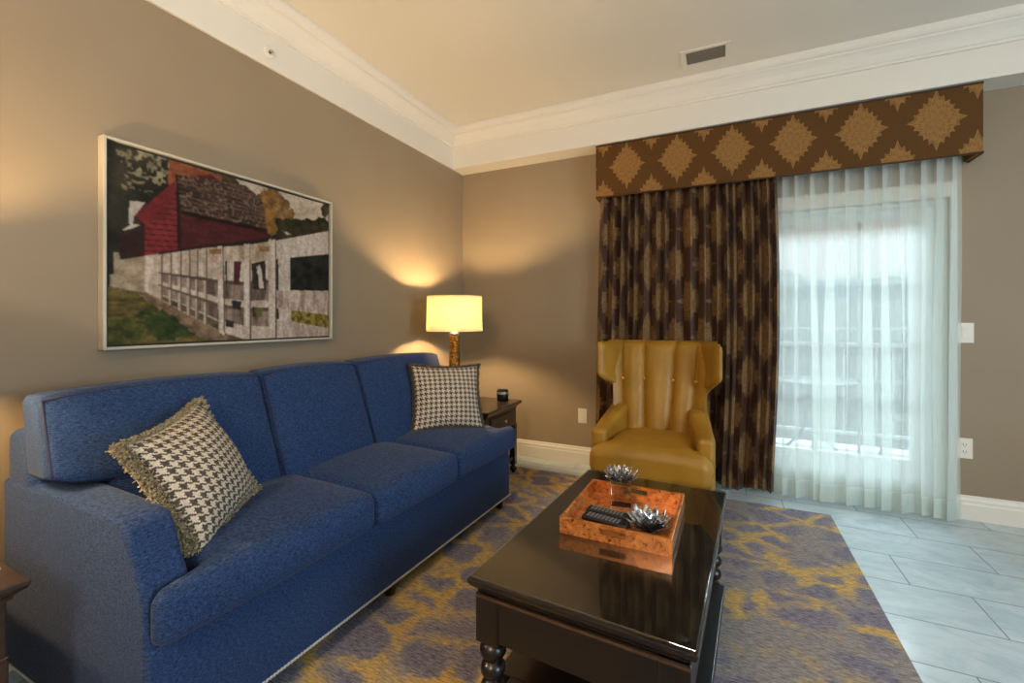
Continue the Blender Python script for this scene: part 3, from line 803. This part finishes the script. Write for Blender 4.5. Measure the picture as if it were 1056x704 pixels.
dr = mb.build('drape', CURT, None, smooth=True, solid=0.002)
tag(dr, 'dark brown satin damask drape hanging behind the mustard armchair', 'curtain')
# sheer
PLE = [2.474, 2.543, 2.627, 2.725, 2.808, 2.904, 2.991, 3.072, 3.170, 3.240, 3.305]
TOPW = [0.014, 0.015, 0.017, 0.017, 0.016, 0.019, 0.018, 0.019, 0.020, 0.022, 0.016]
BOTW = [0.010, 0.014, 0.030, 0.052, 0.010, 0.040, 0.036, 0.010, 0.016, 0.040, 0.034]
BOTS = [0.0, 0.0, 0.02, -0.02, 0.0, 0.01, 0.0, 0.0, 0.0, -0.01, -0.02]
def sheer_row(z, off=0.0):
    d = 1 - (z-0.02)/(2.2-0.02); k = smooth(0.08, 0.75, d); pts = [(2.418, -0.040), (2.432, -0.046)]
    for i, x in enumerate(PLE):
        w = TOPW[i] + (BOTW[i]-TOPW[i])*k; xc = x + BOTS[i]*k + 0.006*math.sin(5*d+i*1.7)*k
        dp = 0.026 + 0.028*k*(0.5+0.5*math.sin(i*2.1))
        pts += [(xc - w*0.2, -0.056), (xc + w, -0.062 - dp*0.25), (xc + w*0.4, -0.066-dp*0.55), (xc - w, -0.066 - dp), (xc - w*0.3, -0.066-dp*0.8)]
        nx = PLE[i+1] if i+1 < len(PLE) else 3.332
        m = (xc + nx)/2
        pts += [(m, -0.062 - 0.012*k*math.sin(i*1.3+3*d))]
    pts.append((3.338 + 0.004*math.sin(6*d), -0.064))
    for _ in range(2):
        q = [pts[0]]
        for a, b in zip(pts, pts[1:]):
            q += [(a[0]*.75+b[0]*.25, a[1]*.75+b[1]*.25), (a[0]*.25+b[0]*.75, a[1]*.25+b[1]*.75)]
        q.append(pts[-1]); pts = q
    return [(x, y-off, z) for x, y in pts]
def sheer_mesh(z0, z1, nz, off):
    mb = MB(); n = None
    for j in range(nz):
        R = sheer_row(z0 + (z1-z0)*j/(nz-1), off); n = len(R); mb.v += R
    for j in range(nz-1):
        for i in range(n-1): mb.f.append((j*n+i, j*n+i+1, (j+1)*n+i+1, (j+1)*n+i))
    return mb
sh = sheer_mesh(0.014, 2.20, 44, 0.0).build('sheer_curtain', SHEER, None, smooth=True)
tag(sh, 'white translucent pleated sheer curtain hanging in front of the glass door', 'curtain')
sheer_mesh(0.013, 0.125, 6, 0.003).build('hem', HEM, sh, smooth=True)

# ------------------------------------------------------------------ end tables
def end_table(label, x0, x1, y0, y1, H):
    t = thing('end_table', label, 'end table', ((x0+x1)/2, (y0+y1)/2, RZ), 0)
    hx, hy = (x1-x0)/2, (y1-y0)/2; H -= RZ
    mb = MB()
    ring_slab(mb, hx, hy, [(0.0, H-0.046), (0.006, H-0.044), (0.008, H-0.036), (0.014, H-0.030), (0.026, H-0.022), (0.030, H-0.014), (0.030, H-0.003), (0.027, H)], 0.030)
    mb.build('table_top', ESP2, t, bevel=0.0015)
    cx, cy = hx-0.030, hy-0.030; b0 = 0.355
    MB().box(-cx, cx-0.004, -cy, cy, b0, H-0.046).build('body', ESP2, t, bevel=0.003)
    dw = MB().box(cx-0.012, cx+0.010, -cy+0.05, cy-0.05, b0+0.025, H-0.062).build('drawer', ESP2, t, bevel=0.004)
    k = MB(); V = []
    pr = [(0.004, 0), (0.004, 0.010), (0.009, 0.013), (0.012, 0.018), (0.010, 0.024), (0.003, 0.027)]
    for r, h in pr:
        for q in range(12): V.append((cx+0.010+h, r*math.cos(q*PI/6), (b0+H-0.037)/2 + r*math.sin(q*PI/6)))
    k.add(V, [(i*12+q, i*12+(q+1) % 12, (i+1)*12+(q+1) % 12, (i+1)*12+q) for i in range(5) for q in range(12)] + [tuple(60+q for q in range(12))])
    k.build('knob', SILVER, dw, smooth=True)
    MB().box(-cx+0.01, cx-0.01, -cy+0.01, cy-0.01, 0.10, 0.118).build('shelf', ESP2, t, bevel=0.003)
    for sx in (-1, 1):
        for sy in (-1, 1):
            x, y = sx*(cx-0.019), sy*(cy-0.019)
            lg = MB().box(x-0.021, x+0.021, y-0.021, y+0.021, 0.06, b0+0.004).build('leg', ESP2, t, bevel=0.003)
            MB().lathe([(0.012, 0.0)] + ball(0.028, 0.030, 8) + [(0.016, 0.062)], x, y, 16).build('ball_foot', BLACK, lg, smooth=True)
    return t
end_table('dark wood end table with drawer in the corner beyond the sofa', 0.16, 0.755, -0.915, -0.384, 0.545)
end_table('dark wood end table at the near end of the sofa in the left foreground', 0.06, 0.655, -3.515, -2.975, 0.545)

def lamp(label, x, y, z0):
    t = thing('table_lamp', label, 'lamp', (x, y, z0))
    MB().lathe([(0.075, 0), (0.078, 0.004), (0.078, 0.016), (0.060, 0.022), (0.045, 0.030)], 0, 0, 28).build('base', GOLD, t, smooth=True)
    MB().lathe([(0.046, 0.028), (0.048, 0.06), (0.046, 0.18), (0.041, 0.30), (0.037, 0.40), (0.037, 0.465), (0.039, 0.478), (0.032, 0.484)], 0, 0, 24).build('column', GOLD, t, smooth=True)
    MB().lathe([(0.028, 0.482), (0.036, 0.488), (0.036, 0.500), (0.026, 0.508), (0.010, 0.514), (0.010, 0.56), (0.018, 0.565), (0.018, 0.61), (0.004, 0.612)], 0, 0, 20).build('neck', SILVER, t, smooth=True)
    R = 0.206; zb, zt = 0.516, 0.772
    sh = MB().lathe([(R-0.006*k/4, zb+(zt-zb)*k/4) for k in range(5)], 0, 0, 56, 0, False).build('lamp_shade', SHADE, t, smooth=False)
    for pl in sh.data.polygons: pl.use_smooth = abs(pl.normal.z) < 0.5
    tape = simple('shade_tape', (214, 196, 150), 0.8)
    for z, r in ((zb+0.003, R-0.0015), (zt-0.003, R-0.0075)):
        MB().tube([(r*math.cos(a), r*math.sin(a), z) for a in [2*PI*k/48 for k in range(48)]], 0.0028, 6, True).build('trim_ring', tape, sh, smooth=True)
    mb = MB()
    for a in (0, 2*PI/3, 4*PI/3): mb.tube([(0, 0, 0.742), ((R-0.010)*math.cos(a), (R-0.010)*math.sin(a), 0.760)], 0.002, 6)
    for sx in (-1, 1): mb.tube([(0, 0, 0.568), (sx*0.045, 0, 0.60), (sx*0.05, 0, 0.66), (sx*0.03, 0, 0.72), (0, 0, 0.742)], 0.002, 6)
    mb.build('harp', SILVER, t, smooth=True)
    bm_ = Mat('bulb_glow', 0.3); bm_.b.inputs['Emission Color'].default_value = LAMP_C + (1.0,); bm_.b.inputs['Emission Strength'].default_value = LAMP_E
    bl = MB().lathe([(0.014, 0.608), (0.018, 0.62), (0.028, 0.645), (0.029, 0.66), (0.022, 0.678), (0.004, 0.688)], 0, 0, 18).build('bulb', bm_.m, t, smooth=True)
    return t
lamp('lit cream drum shade table lamp with gold column in the corner behind the sofa', 0.335, -0.655, 0.545)
lamp('lit drum shade table lamp on the near end table beside the sofa', 0.30, -3.24, 0.545)
# black candle jar on the far table
t = thing('candle_jar', 'small black candle jar with silver rim on the corner end table', 'candle', (0.640, -0.475, 0.545))
MB().lathe([(0.038, 0), (0.043, 0.003), (0.043, 0.062), (0.040, 0.066), (0.037, 0.062), (0.037, 0.046)], 0, 0, 26).build('jar', BLACK, t, smooth=True)
MB().lathe([(0.044, 0.052), (0.0445, 0.054), (0.0445, 0.066), (0.044, 0.068), (0.042, 0.068), (0.042, 0.052)], 0, 0, 26, 0, False).build('rim', SILVER, t, smooth=True)
MB().lathe([(0.002, 0.070), (0.040, 0.070), (0.041, 0.078), (0.036, 0.083), (0.002, 0.084)], 0, 0, 26).build('lid', BLACK, t, smooth=True)
# folded paper pad on the near table
pd = MB(); pd.rbox(0.39, 0.545, -3.22, -2.992, 0.545, 0.551, 0.002, n=1, k=2)
pd = pd.build('notepad', simple('pad_paper', (196, 188, 164), 0.35), None)
tag(pd, 'pale notepad lying on the near end table at the left edge', 'notepad')

# ------------------------------------------------------------------ framed picture (the print is flat in the place itself)
Y0, Y1, Z0, Z1 = -2.573, -1.538, 1.052, 1.815
def paint():
    W, Hh = 330, 250
    U, V = np.meshgrid((np.arange(W)+0.5)/W, (np.arange(Hh)+0.5)/Hh)
    rg = np.random.RandomState(4)
    def nz(sx, sy, oct=4):
        out = np.zeros((Hh, W)); amp = 1; tot = 0
        for k in range(oct):
            gx, gy = int(sx*2**k)+2, int(sy*2**k)+2
            g = rg.rand(gy, gx); x = U*(gx-1.001); y = V*(gy-1.001); xi = x.astype(int); yi = y.astype(int); fx = x-xi; fy = y-yi
            fx = fx*fx*(3-2*fx); fy = fy*fy*(3-2*fy)
            out += amp*((g[yi, xi]*(1-fx)+g[yi, xi+1]*fx)*(1-fy) + (g[yi+1, xi]*(1-fx)+g[yi+1, xi+1]*fx)*fy); tot += amp; amp *= 0.6
        return out/tot
    def lin(c): return np.array(srgb(*c)[:3])
    img = np.zeros((Hh, W, 3)); n1 = nz(8, 6); n2 = nz(30, 24); n3 = nz(14, 40); n4 = nz(60, 45, 2); nv = nz(60, 6, 3)
    def put(mask, a, b=None, n=None):
        m = np.clip(mask, 0, 1)[..., None]; b = a if b is None else b; n = n2 if n is None else n
        t = np.clip((n-0.3)/0.4, 0, 1)[..., None]; c = lin(a)*(1-t) + lin(b)*t
        img[:] = img*(1-m) + c*m
    def poly(pts, warp=0.0):
        x = U + warp*(n2-0.5); y = V + warp*(n4-0.5); ins = np.zeros((Hh, W), bool); n = len(pts)
        for i in range(n):
            (xa, ya), (xb, yb) = pts[i], pts[(i+1) % n]
            if ya == yb: continue
            c = ((ya > y) != (yb > y)) & (x < (xb-xa)*(y-ya)/(yb-ya)+xa); ins ^= c
        return ins.astype(float)
    def blob(cx, cy, rx, ry, rag=0.9): return (((U-cx)/rx)**2 + ((V-cy)/ry)**2 + rag*(n2-0.5)*2 < 1).astype(float)
    put(np.ones((Hh, W)), (24, 26, 20), (58, 56, 44), n1)
    put((n2 > 0.66)*(U < 0.2)*(V > 0.78), (120, 116, 92))
    put(blob(0.15, 0.93, 0.10, 0.08, 0.6)*(n4 > 0.55), (150, 146, 120), (90, 92, 66))
    put(poly([(0.368, 1.0), (1.02, 1.01), (1.02, 0.74), (0.741, 0.70), (0.62, 0.85), (0.514, 0.923), (0.415, 0.943)], 0.02), (196, 180, 158), (214, 202, 184), n1)
    put(blob(0.41, 0.985, 0.07, 0.05), (52, 46, 30), (110, 84, 44))
    put(blob(0.651, 0.898, 0.072, 0.11), (104, 70, 26), (178, 128, 58)); put(blob(0.72, 0.86, 0.055, 0.09, 1.2), (96, 70, 34), (160, 120, 66))
    put(blob(0.64, 0.78, 0.05, 0.08), (120, 84, 24), (170, 120, 40))
    for c in ((0.741, 0.775), (0.80, 0.78), (0.87, 0.80), (0.96, 0.83)): put(blob(c[0], c[1], 0.065, 0.055), (30, 34, 22), (72, 70, 44))
    put(blob(0.985, 0.96, 0.03, 0.05, 1.3), (60, 56, 34), (110, 96, 60))
    put(poly([(0.198, 1.003), (0.295, 1.0), (0.407, 0.985), (0.399, 0.926), (0.227, 0.90), (0.194, 0.85)], 0.012), (128, 62, 30), (164, 92, 48))
    put(poly([(0.295, 0.945), (0.36, 0.985), (0.41, 0.95), (0.41, 0.93)]), (84, 28, 28))
    put(poly([(0.041, 0.57), (0.114, 0.644), (0.114, 0.438), (0.035, 0.425)]), (44, 26, 26), (58, 34, 34))
    put(poly([(0.08, 0.662), (0.227, 0.903), (0.237, 0.478), (0.114, 0.447), (0.114, 0.625)]), (112, 28, 34), (138, 40, 46), n1)
    sid = poly([(0.114, 0.60), (0.227, 0.84), (0.237, 0.478), (0.114, 0.447)]); put(sid*(np.abs(((V - 0.12*U)*34) % 1 - 0.5) > 0.40), (70, 16, 22))
    put(poly([(0.237, 0.74), (0.626, 0.724), (0.626, 0.60), (0.237, 0.48)]), (76, 26, 32), (92, 34, 40), n3)
    put(poly([(0.222, 0.93), (0.236, 0.93), (0.244, 0.48), (0.230, 0.48)]), (40, 22, 20))
    rf = poly([(0.227, 0.929), (0.514, 0.975), (0.585, 0.924), (0.607, 0.884), (0.622, 0.715), (0.243, 0.729)])
    put(rf, (62, 42, 36), (104, 82, 68), n3); put(rf*(np.abs(((V + 0.02*U)*42) % 1 - 0.5) > 0.38), (38, 24, 20)); put(rf*(nz(110, 84, 2) > 0.66), (126, 106, 90))
    put(poly([(0.243, 0.735), (0.622, 0.722), (0.622, 0.70), (0.243, 0.712)]), (34, 20, 18))
    put(poly([(0.066, 0.731), (0.117, 0.739), (0.08, 0.657), (0.076, 0.615), (0.063, 0.612)]), (196, 190, 184)); put(poly([(0.044, 0.574), (0.071, 0.614), (0.098, 0.615), (0.068, 0.588)]), (206, 200, 194))
    # ground
    put(poly([(-0.02, 0.29), (0.057, 0.278), (0.201, 0.16), (0.40, -0.02), (-0.02, -0.02)], 0.03), (58, 62, 26), (128, 112, 50), n3)
    put(blob(0.20, 0.10, 0.12, 0.09), (36, 58, 26), (70, 84, 40)); put(blob(0.03, 0.06, 0.1, 0.07), (50, 66, 24), (110, 108, 44))
    put(poly([(0.057, 0.287), (0.114, 0.284), (0.42, 0.06), (0.68, -0.03), (0.36, -0.03), (0.201, 0.15)], 0.03), (82, 64, 46), (150, 124, 96))
    # fence run
    put(poly([(0.005, 0.349), (0.019, 0.351), (0.019, 0.458), (0.033, 0.46), (0.037, 0.425), (0.114, 0.457), (0.114, 0.265), (0.005, 0.288)]), (150, 132, 108), (190, 172, 146))
    put(poly([(0.114, 0.457), (0.338, 0.554), (0.514, 0.607), (0.651, 0.67), (0.68, -0.017), (0.514, 0.0), (0.399, 0.053), (0.114, 0.273)]), (190, 172, 156), (222, 208, 196), nv)
    top = lambda u: np.interp(u, [0.114, 0.338, 0.514, 0.66], [0.457, 0.554, 0.607, 0.67]); bot = lambda u: np.interp(u, [0.114, 0.399, 0.514, 0.66], [0.273, 0.045, 0.0, -0.02])
    tt = (V - bot(U))/(top(U)-bot(U)); run = (U > 0.16)*(U < 0.64)
    put(run*(tt > 0.80)*(tt < 1.0), (170, 146, 118), (216, 200, 182), nv)
    for a, b in ((0.40, 0.56), (0.14, 0.29)): put(run*(tt > a)*(tt < b), (96, 78, 68), (164, 144, 132), nv)
    put(run*(U < 0.40)*(tt > 0.02)*(tt < 0.12), (70, 66, 50), (110, 98, 78))
    for u0 in (0.165, 0.20, 0.235, 0.268, 0.30, 0.335): put((np.abs(U-u0-0.006) < 0.0035)*(tt > 0.0)*(tt < 0.97), (112, 94, 80)); put((np.abs(U-u0) < 0.004)*(tt > 0.0)*(tt < 1.0), (196, 180, 162))
    put(run*(tt > 0.56)*(tt < 0.60), (96, 80, 68)); put(run*(tt > 0.29)*(tt < 0.33), (104, 88, 76)); put((np.abs(tt-1.0) < 0.022)*run*(U < 0.66), (46, 32, 26))
    dk = ((30, 26, 24), (60, 50, 44))
    for q in ([(0.545, 0.485), (0.616, 0.515), (0.622, 0.321), (0.552, 0.32)], [(0.424, 0.127), (0.463, 0.113), (0.46, 0.073), (0.424, 0.083)], [(0.45, 0.246), (0.497, 0.239), (0.493, 0.185), (0.456, 0.195)]): put(poly(q), *dk)
    put(poly([(0.572, 0.47), (0.59, 0.48), (0.612, 0.33), (0.585, 0.33)], 0.02), (206, 196, 184))
    put(poly([(0.421, 0.479), (0.430, 0.484), (0.430, 0.339), (0.424, 0.345)]), (40, 30, 28)); put(poly([(0.462, 0.485), (0.497, 0.491), (0.486, 0.342), (0.46, 0.339)]), (78, 26, 34), (96, 36, 42))
    put(poly([(0.572, 0.206), (0.60, 0.206), (0.60, 0.14), (0.572, 0.145)]), (120, 110, 36)); put(poly([(0.552, 0.21), (0.562, 0.21), (0.562, 0.14), (0.552, 0.145)]), *dk)
    # near bay on the right
    put(poly([(0.651, 0.67), (1.02, 0.829), (1.02, -0.03), (0.66, -0.03)]), (196, 184, 172), (224, 214, 204), nv)
    put(poly([(0.754, 0.562), (1.02, 0.63), (1.02, 0.345), (0.754, 0.329)]), (18, 22, 20), (48, 54, 46))
    put(poly([(0.674, 0.534), (0.686, 0.538), (0.690, 0.104), (0.676, 0.12)]), (44, 36, 34))
    put(poly([(0.762, 0.192), (1.02, 0.162), (1.02, 0.055), (0.762, 0.106)]), (104, 94, 26), (164, 146, 54), n4)
    put(poly([(0.67, 0.323), (1.02, 0.342), (1.02, 0.157), (0.67, 0.202)]), (166, 142, 128), (216, 200, 188), nv)
    put(poly([(0.676, 0.129), (1.02, 0.055), (1.02, -0.05), (0.676, -0.02)]), (178, 158, 146), (220, 206, 196), nv)
    put(poly([(0.651, 0.67), (1.02, 0.829), (1.02, 0.633), (0.67, 0.533)]), (204, 190, 176), (222, 212, 202), nv)
    put(poly([(0.645, 0.668), (1.02, 0.845), (1.02, 0.812), (0.651, 0.648)]), (44, 36, 26), (76, 64, 46))
    for q in ([(0.632, 0.653), (0.67, 0.667), (0.674, -0.017), (0.632, -0.014)], [(0.508, 0.602), (0.535, 0.607), (0.54, -0.002), (0.508, 0.004)], [(0.388, 0.564), (0.41, 0.568), (0.418, 0.027), (0.394, 0.054)]):
        put(poly(q), (190, 174, 158), (226, 216, 206), nv); put(poly([(x+0.005 if i in (1, 2) else q[i][0]+ (q[1][0]-q[0][0]), y) for i, (x, y) in enumerate(q)]), (104, 88, 76))
    for c in ((0.375, 0.54), (0.605, 0.60)): put(poly([(c[0]-0.02, c[1]), (c[0]+0.03, c[1]+0.012), (c[0]+0.03, c[1]-0.022), (c[0]-0.02, c[1]-0.03)]), (128, 92, 44), (160, 124, 76))
    for _ in range(2):
        e = np.pad(img, ((1, 1), (1, 1), (0, 0)), 'edge'); img = (e[1:-1, 1:-1]*4 + e[:-2, 1:-1] + e[2:, 1:-1] + e[1:-1, :-2] + e[1:-1, 2:])/8
    gr = (nz(110, 84, 2) - 0.5)*1.3 + (n4 - 0.5)*0.9 + (n1 - 0.5)*0.5
    img = np.clip(img*(1 + 0.38*gr[..., None]), 0, 1)
    lum = img.mean(axis=2, keepdims=True); img = (lum + (img-lum)*0.85)*np.array([0.76, 0.71, 0.66])
    return img, W, Hh
img, PW, PH = paint()
pf = thing('framed_picture', 'large silver framed photograph of a red barn and white fence above the sofa', 'picture', (0.0, 0.0, 0.0))
mb = MB()
for j in range(PH+1):
    for i in range(PW+1): mb.v.append((0.030, Y0 + (Y1-Y0)*i/PW, Z0 + (Z1-Z0)*j/PH))
for j in range(PH):
    for i in range(PW): mb.f.append((j*(PW+1)+i, j*(PW+1)+i+1, (j+1)*(PW+1)+i+1, (j+1)*(PW+1)+i))
pr = mb.build('print', PRINT, pf)
ca = pr.data.color_attributes.new('Col', 'FLOAT_COLOR', 'CORNER')
cc = np.ones((PW*PH, 4, 4), np.float32); cc[:, :, :3] = img.reshape(-1, 1, 3); ca.data.foreach_set('color', cc.ravel())
mb = MB(); g, w = 0.008, 0.011
mb.box(0.002, 0.029, Y0-0.002, Y1+0.002, Z0-0.002, Z1+0.002); mb.build('backing', DARK, pf)
mb = MB()
for a, b, c, d in ((Y0-g-w, Y0-g, Z0-g-w, Z1+g+w), (Y1+g, Y1+g+w, Z0-g-w, Z1+g+w), (Y0-g, Y1+g, Z0-g-w, Z0-g), (Y0-g, Y1+g, Z1+g, Z1+g+w)): mb.box(0.001, 0.044, a, b, c, d)
mb.build('frame', simple('champagne_frame', (206, 198, 178), 0.35, 0.25), pf, bevel=0.002)
mb = MB()
for a, b, c, d in ((Y0-g, Y0, Z0-g, Z1+g), (Y1, Y1+g, Z0-g, Z1+g), (Y0, Y1, Z0-g, Z0), (Y0, Y1, Z1, Z1+g)): mb.box(0.002, 0.026, a, b, c, d)
mb.build('gap_liner', DARK, pf)

# ------------------------------------------------------------------ wall plates, vent, sprinkler
def plate(label, x, z, kind, cat):
    t = thing('light_switch' if kind == 'switch' else 'power_outlet', label, cat, (x, 0.0, z))
    MB().rbox(-0.036, 0.036, -0.006, 0.0, -0.058, 0.058, 0.0025, n=1, k=2).build('cover_plate', PLATE, t)
    if kind == 'rocker' or kind == 'switch':
        MB().rbox(-0.017, 0.017, -0.0095, -0.004, -0.034, 0.034, 0.002, n=1, k=2).build('rocker', PLATE, t)
    else:
        for zz in (-0.02, 0.02):
            f = MB().rbox(-0.017, 0.017, -0.008, -0.004, zz-0.0145, zz+0.0145, 0.0018, n=1, k=2).build('socket', PLATE, t)
            mb = MB(); mb.box(-0.008, -0.0055, -0.0084, -0.0070, zz-0.003, zz+0.007); mb.box(0.0055, 0.008, -0.0084, -0.0070, zz-0.003, zz+0.006); mb.box(-0.002, 0.002, -0.0084, -0.0070, zz-0.010, zz-0.006)
            mb.build('slots', DARK, f)
    return t
plate('white light switch plate on the wall right of the sheer curtain', 3.379, 1.070, 'switch', 'switch')
plate('white duplex outlet low on the wall right of the sheer curtain', 3.374, 0.407, 'outlet', 'outlet')
plate('white outlet plate low on the wall left of the brown drape', 1.112, 0.384, 'rocker', 'outlet')
ve = thing('ceiling_vent', 'white air vent with dark louvres in the ceiling near the crown moulding', 'vent', (2.022, -0.492, CZ))
mb = MB(); vx, vy, fx, fy = 0.108, 0.066, 0.140, 0.092
for a, b, c, d in ((-fx, -vx, -fy, fy), (vx, fx, -fy, fy), (-vx, vx, -fy, -vy), (-vx, vx, vy, fy)): mb.box(a, b, c, d, -0.008, 0.0)
mb.build('frame', CEIL, ve, bevel=0.003)
MB().box(-vx, vx, -vy, vy, -0.0015, -0.0005).build('backing', DARK, ve)
mb = MB()
for k in range(5):
    y = -vy + 0.014 + k*0.0255
    mb.add([(-vx, y-0.008, -0.002), (vx, y-0.008, -0.002), (vx, y+0.006, -0.010), (-vx, y+0.006, -0.010), (-vx, y-0.007, -0.001), (vx, y-0.007, -0.001), (vx, y+0.007, -0.009), (-vx, y+0.007, -0.009)],
           [(0,1,2,3),(7,6,5,4),(0,4,5,1),(1,5,6,2),(2,6,7,3),(3,7,4,0)])
mb.build('louvres', simple('louvre_grey', (120, 112, 100), 0.6), ve)
sp = thing('fire_sprinkler', 'small round sidewall fire sprinkler head on the white frieze', 'sprinkler', (0.018, -1.906, 2.512))
def disc_x(prof, n=20):
    mb = MB(); V = []
    for r, h in prof:
        for q in range(n): V.append((h, r*math.cos(2*PI*q/n), r*math.sin(2*PI*q/n)))
    m = len(prof); mb.add(V, [(i*n+q, i*n+(q+1) % n, (i+1)*n+(q+1) % n, (i+1)*n+q) for i in range(m-1) for q in range(n)] + [tuple((m-1)*n+q for q in range(n))]); return mb
disc_x([(0.030, 0), (0.031, 0.003), (0.024, 0.006), (0.013, 0.007)]).build('escutcheon', PLATE, sp, smooth=True)
disc_x([(0.007, 0.006), (0.007, 0.018), (0.004, 0.020)]).build('head', BLACK, sp, smooth=True)
mb = disc_x([(0.009, 0.0205), (0.009, 0.022), (0.002, 0.023)]); mb.build('deflector', SILVER, sp)

# ------------------------------------------------------------------ balcony and the world outside
struct(MB().box(0.6, 5.4, 0.16, 1.72, -0.25, -0.03).build('balcony_floor', simple('balcony_concrete', (206, 206, 200), 0.8)))
rl = thing('balcony_railing', 'pale metal balcony railing with thin balusters beyond the glass door', 'railing', (0, 1.55, -0.03))
MB().box(0.6, 5.4, -0.022, 0.022, 0.93, 0.965).build('top_rail', RAILM, rl); MB().box(0.6, 5.4, -0.014, 0.014, 0.13, 0.155).build('bottom_rail', RAILM, rl)
for k in range(41):
    x = 0.62 + k*0.119; MB().box(x-0.007, x+0.007, -0.007, 0.007, 0.15, 0.935).build('baluster', RAILM, rl)
for x in (0.64, 2.2, 3.8, 5.36): MB().box(x-0.025, x+0.025, -0.025, 0.025, 0.0, 1.0).build('post', RAILM, rl)
pt = thing('patio_table', 'small round wrought iron patio table on the balcony', 'table', (2.80, 1.02, -0.03))
MB().lathe([(0.01, 0.655), (0.30, 0.655), (0.305, 0.662), (0.30, 0.670), (0.01, 0.672)], 0, 0, 30).build('table_top', IRON, pt)
for a in (0.5, 0.5+2*PI/3, 0.5+4*PI/3):
    MB().tube([(r*math.cos(a), r*math.sin(a), z) for r, z in ((0.24, 0.655), (0.16, 0.56), (0.07, 0.42), (0.05, 0.32), (0.10, 0.2), (0.19, 0.09), (0.26, 0.008))], 0.011, 8).build('leg', IRON, pt, smooth=True)
pc = thing('patio_chair', 'wrought iron patio chair with scrolled back on the balcony', 'chair', (3.42, 0.80, -0.03), 0.5)
MB().lathe([(0.01, 0.43), (0.20, 0.43), (0.205, 0.44), (0.01, 0.445)], 0, 0, 26).build('seat', IRON, pc)
for sx in (-1, 1):
    for sy in (-1, 1):
        MB().tube([(sx*0.15, sy*0.14, 0.43), (sx*0.14, sy*0.13, 0.28), (sx*0.16, sy*0.16, 0.12), (sx*0.20, sy*0.20, 0.008)], 0.010, 8).build('leg', IRON, pc, smooth=True)
mb = MB(); mb.tube([(0.19*math.cos(a), 0.19, 0.44 + 0.42*math.sin(a)) for a in [PI*k/16 for k in range(17)]], 0.010, 8)
for sx in (-1, 1): mb.tube([(sx*(0.06+0.045*math.cos(a)*(1-a/9)), 0.19, 0.62 + 0.07*math.sin(a)*(1-a/9)) for a in [k*0.4 for k in range(19)]], 0.007, 6)
mb.build('backrest', IRON, pc, smooth=True)
struct(MB().box(-40, 60, 1.8, 70, -4.2, -4.0).build('ground', simple('tan_paving', (206, 176, 146), 0.9)))
bd = thing('far_building', 'long pale grey building across the lot seen through the sheer', 'building', (8, 34, -4.0))
MB().box(-26, 26, 0, 8, 0, 6.2).build('wall', simple('render_grey', (168, 176, 178), 0.9), bd)
MB().prism([(-0.6, 6.2), (8.6, 6.2), (4.0, 8.2)], -26.6, 26.6, 'x').build('roof', simple('roof_grey', (134, 142, 148), 0.9), bd, fixn=True)
for k in range(13): MB().box(-24.5+k*4, -22.8+k*4, -0.08, 0.02, 1.2, 2.9).build('window', simple('window_blue', (110, 124, 134), 0.2), bd)
lf = mk_leaf('tree_leaf', (78, 96, 74), (136, 146, 116)); bk_ = simple('bark', (84, 70, 58), 0.9)
def tree(x, y, h, r, seed, label):
    rnd = random.Random(seed); t = thing('tree', label, 'tree', (x, y, -4.0), 0, 'trees beyond the balcony')
    MB().lathe([(0.25, 0), (0.18, h*0.5), (0.10, h*0.8)], 0, 0, 10).build('trunk', bk_, t, smooth=True)
    mb = MB()
    for k in range(9):
        a = rnd.uniform(0, 2*PI); d = rnd.uniform(0, r*0.75); c = Vector((d*math.cos(a), d*math.sin(a), h*0.62 + rnd.uniform(-0.2, 0.34)*h)); R = r*rnd.uniform(0.42, 0.68)
        n, m = 12, 8; V = []
        for j in range(m+1):
            el = -PI/2 + PI*j/m
            for i in range(n):
                q = R*(1 + 0.22*math.sin(i*4.1+j*3.3+k) + 0.08*rnd.uniform(-1, 1))
                V.append(c + Vector((math.cos(2*PI*i/n)*math.cos(el), math.sin(2*PI*i/n)*math.cos(el), math.sin(el)*0.85))*q)
        mb.add(V, [(j*n+i, j*n+(i+1) % n, (j+1)*n+(i+1) % n, (j+1)*n+i) for j in range(m) for i in range(n)])
    mb.build('crown', lf, t, smooth=False)
for k, (x, y, h, r) in enumerate(((0.0, 30.0, 7.4, 1.5), (5.4, 29.5, 8.6, 1.6), (10.6, 30.0, 7.8, 1.5), (15.8, 29.5, 8.8, 1.6), (20.8, 30.0, 8.0, 1.5))):
    tree(x, y, h, r, 20+k, 'leafy tree in front of the far grey building beyond the balcony')
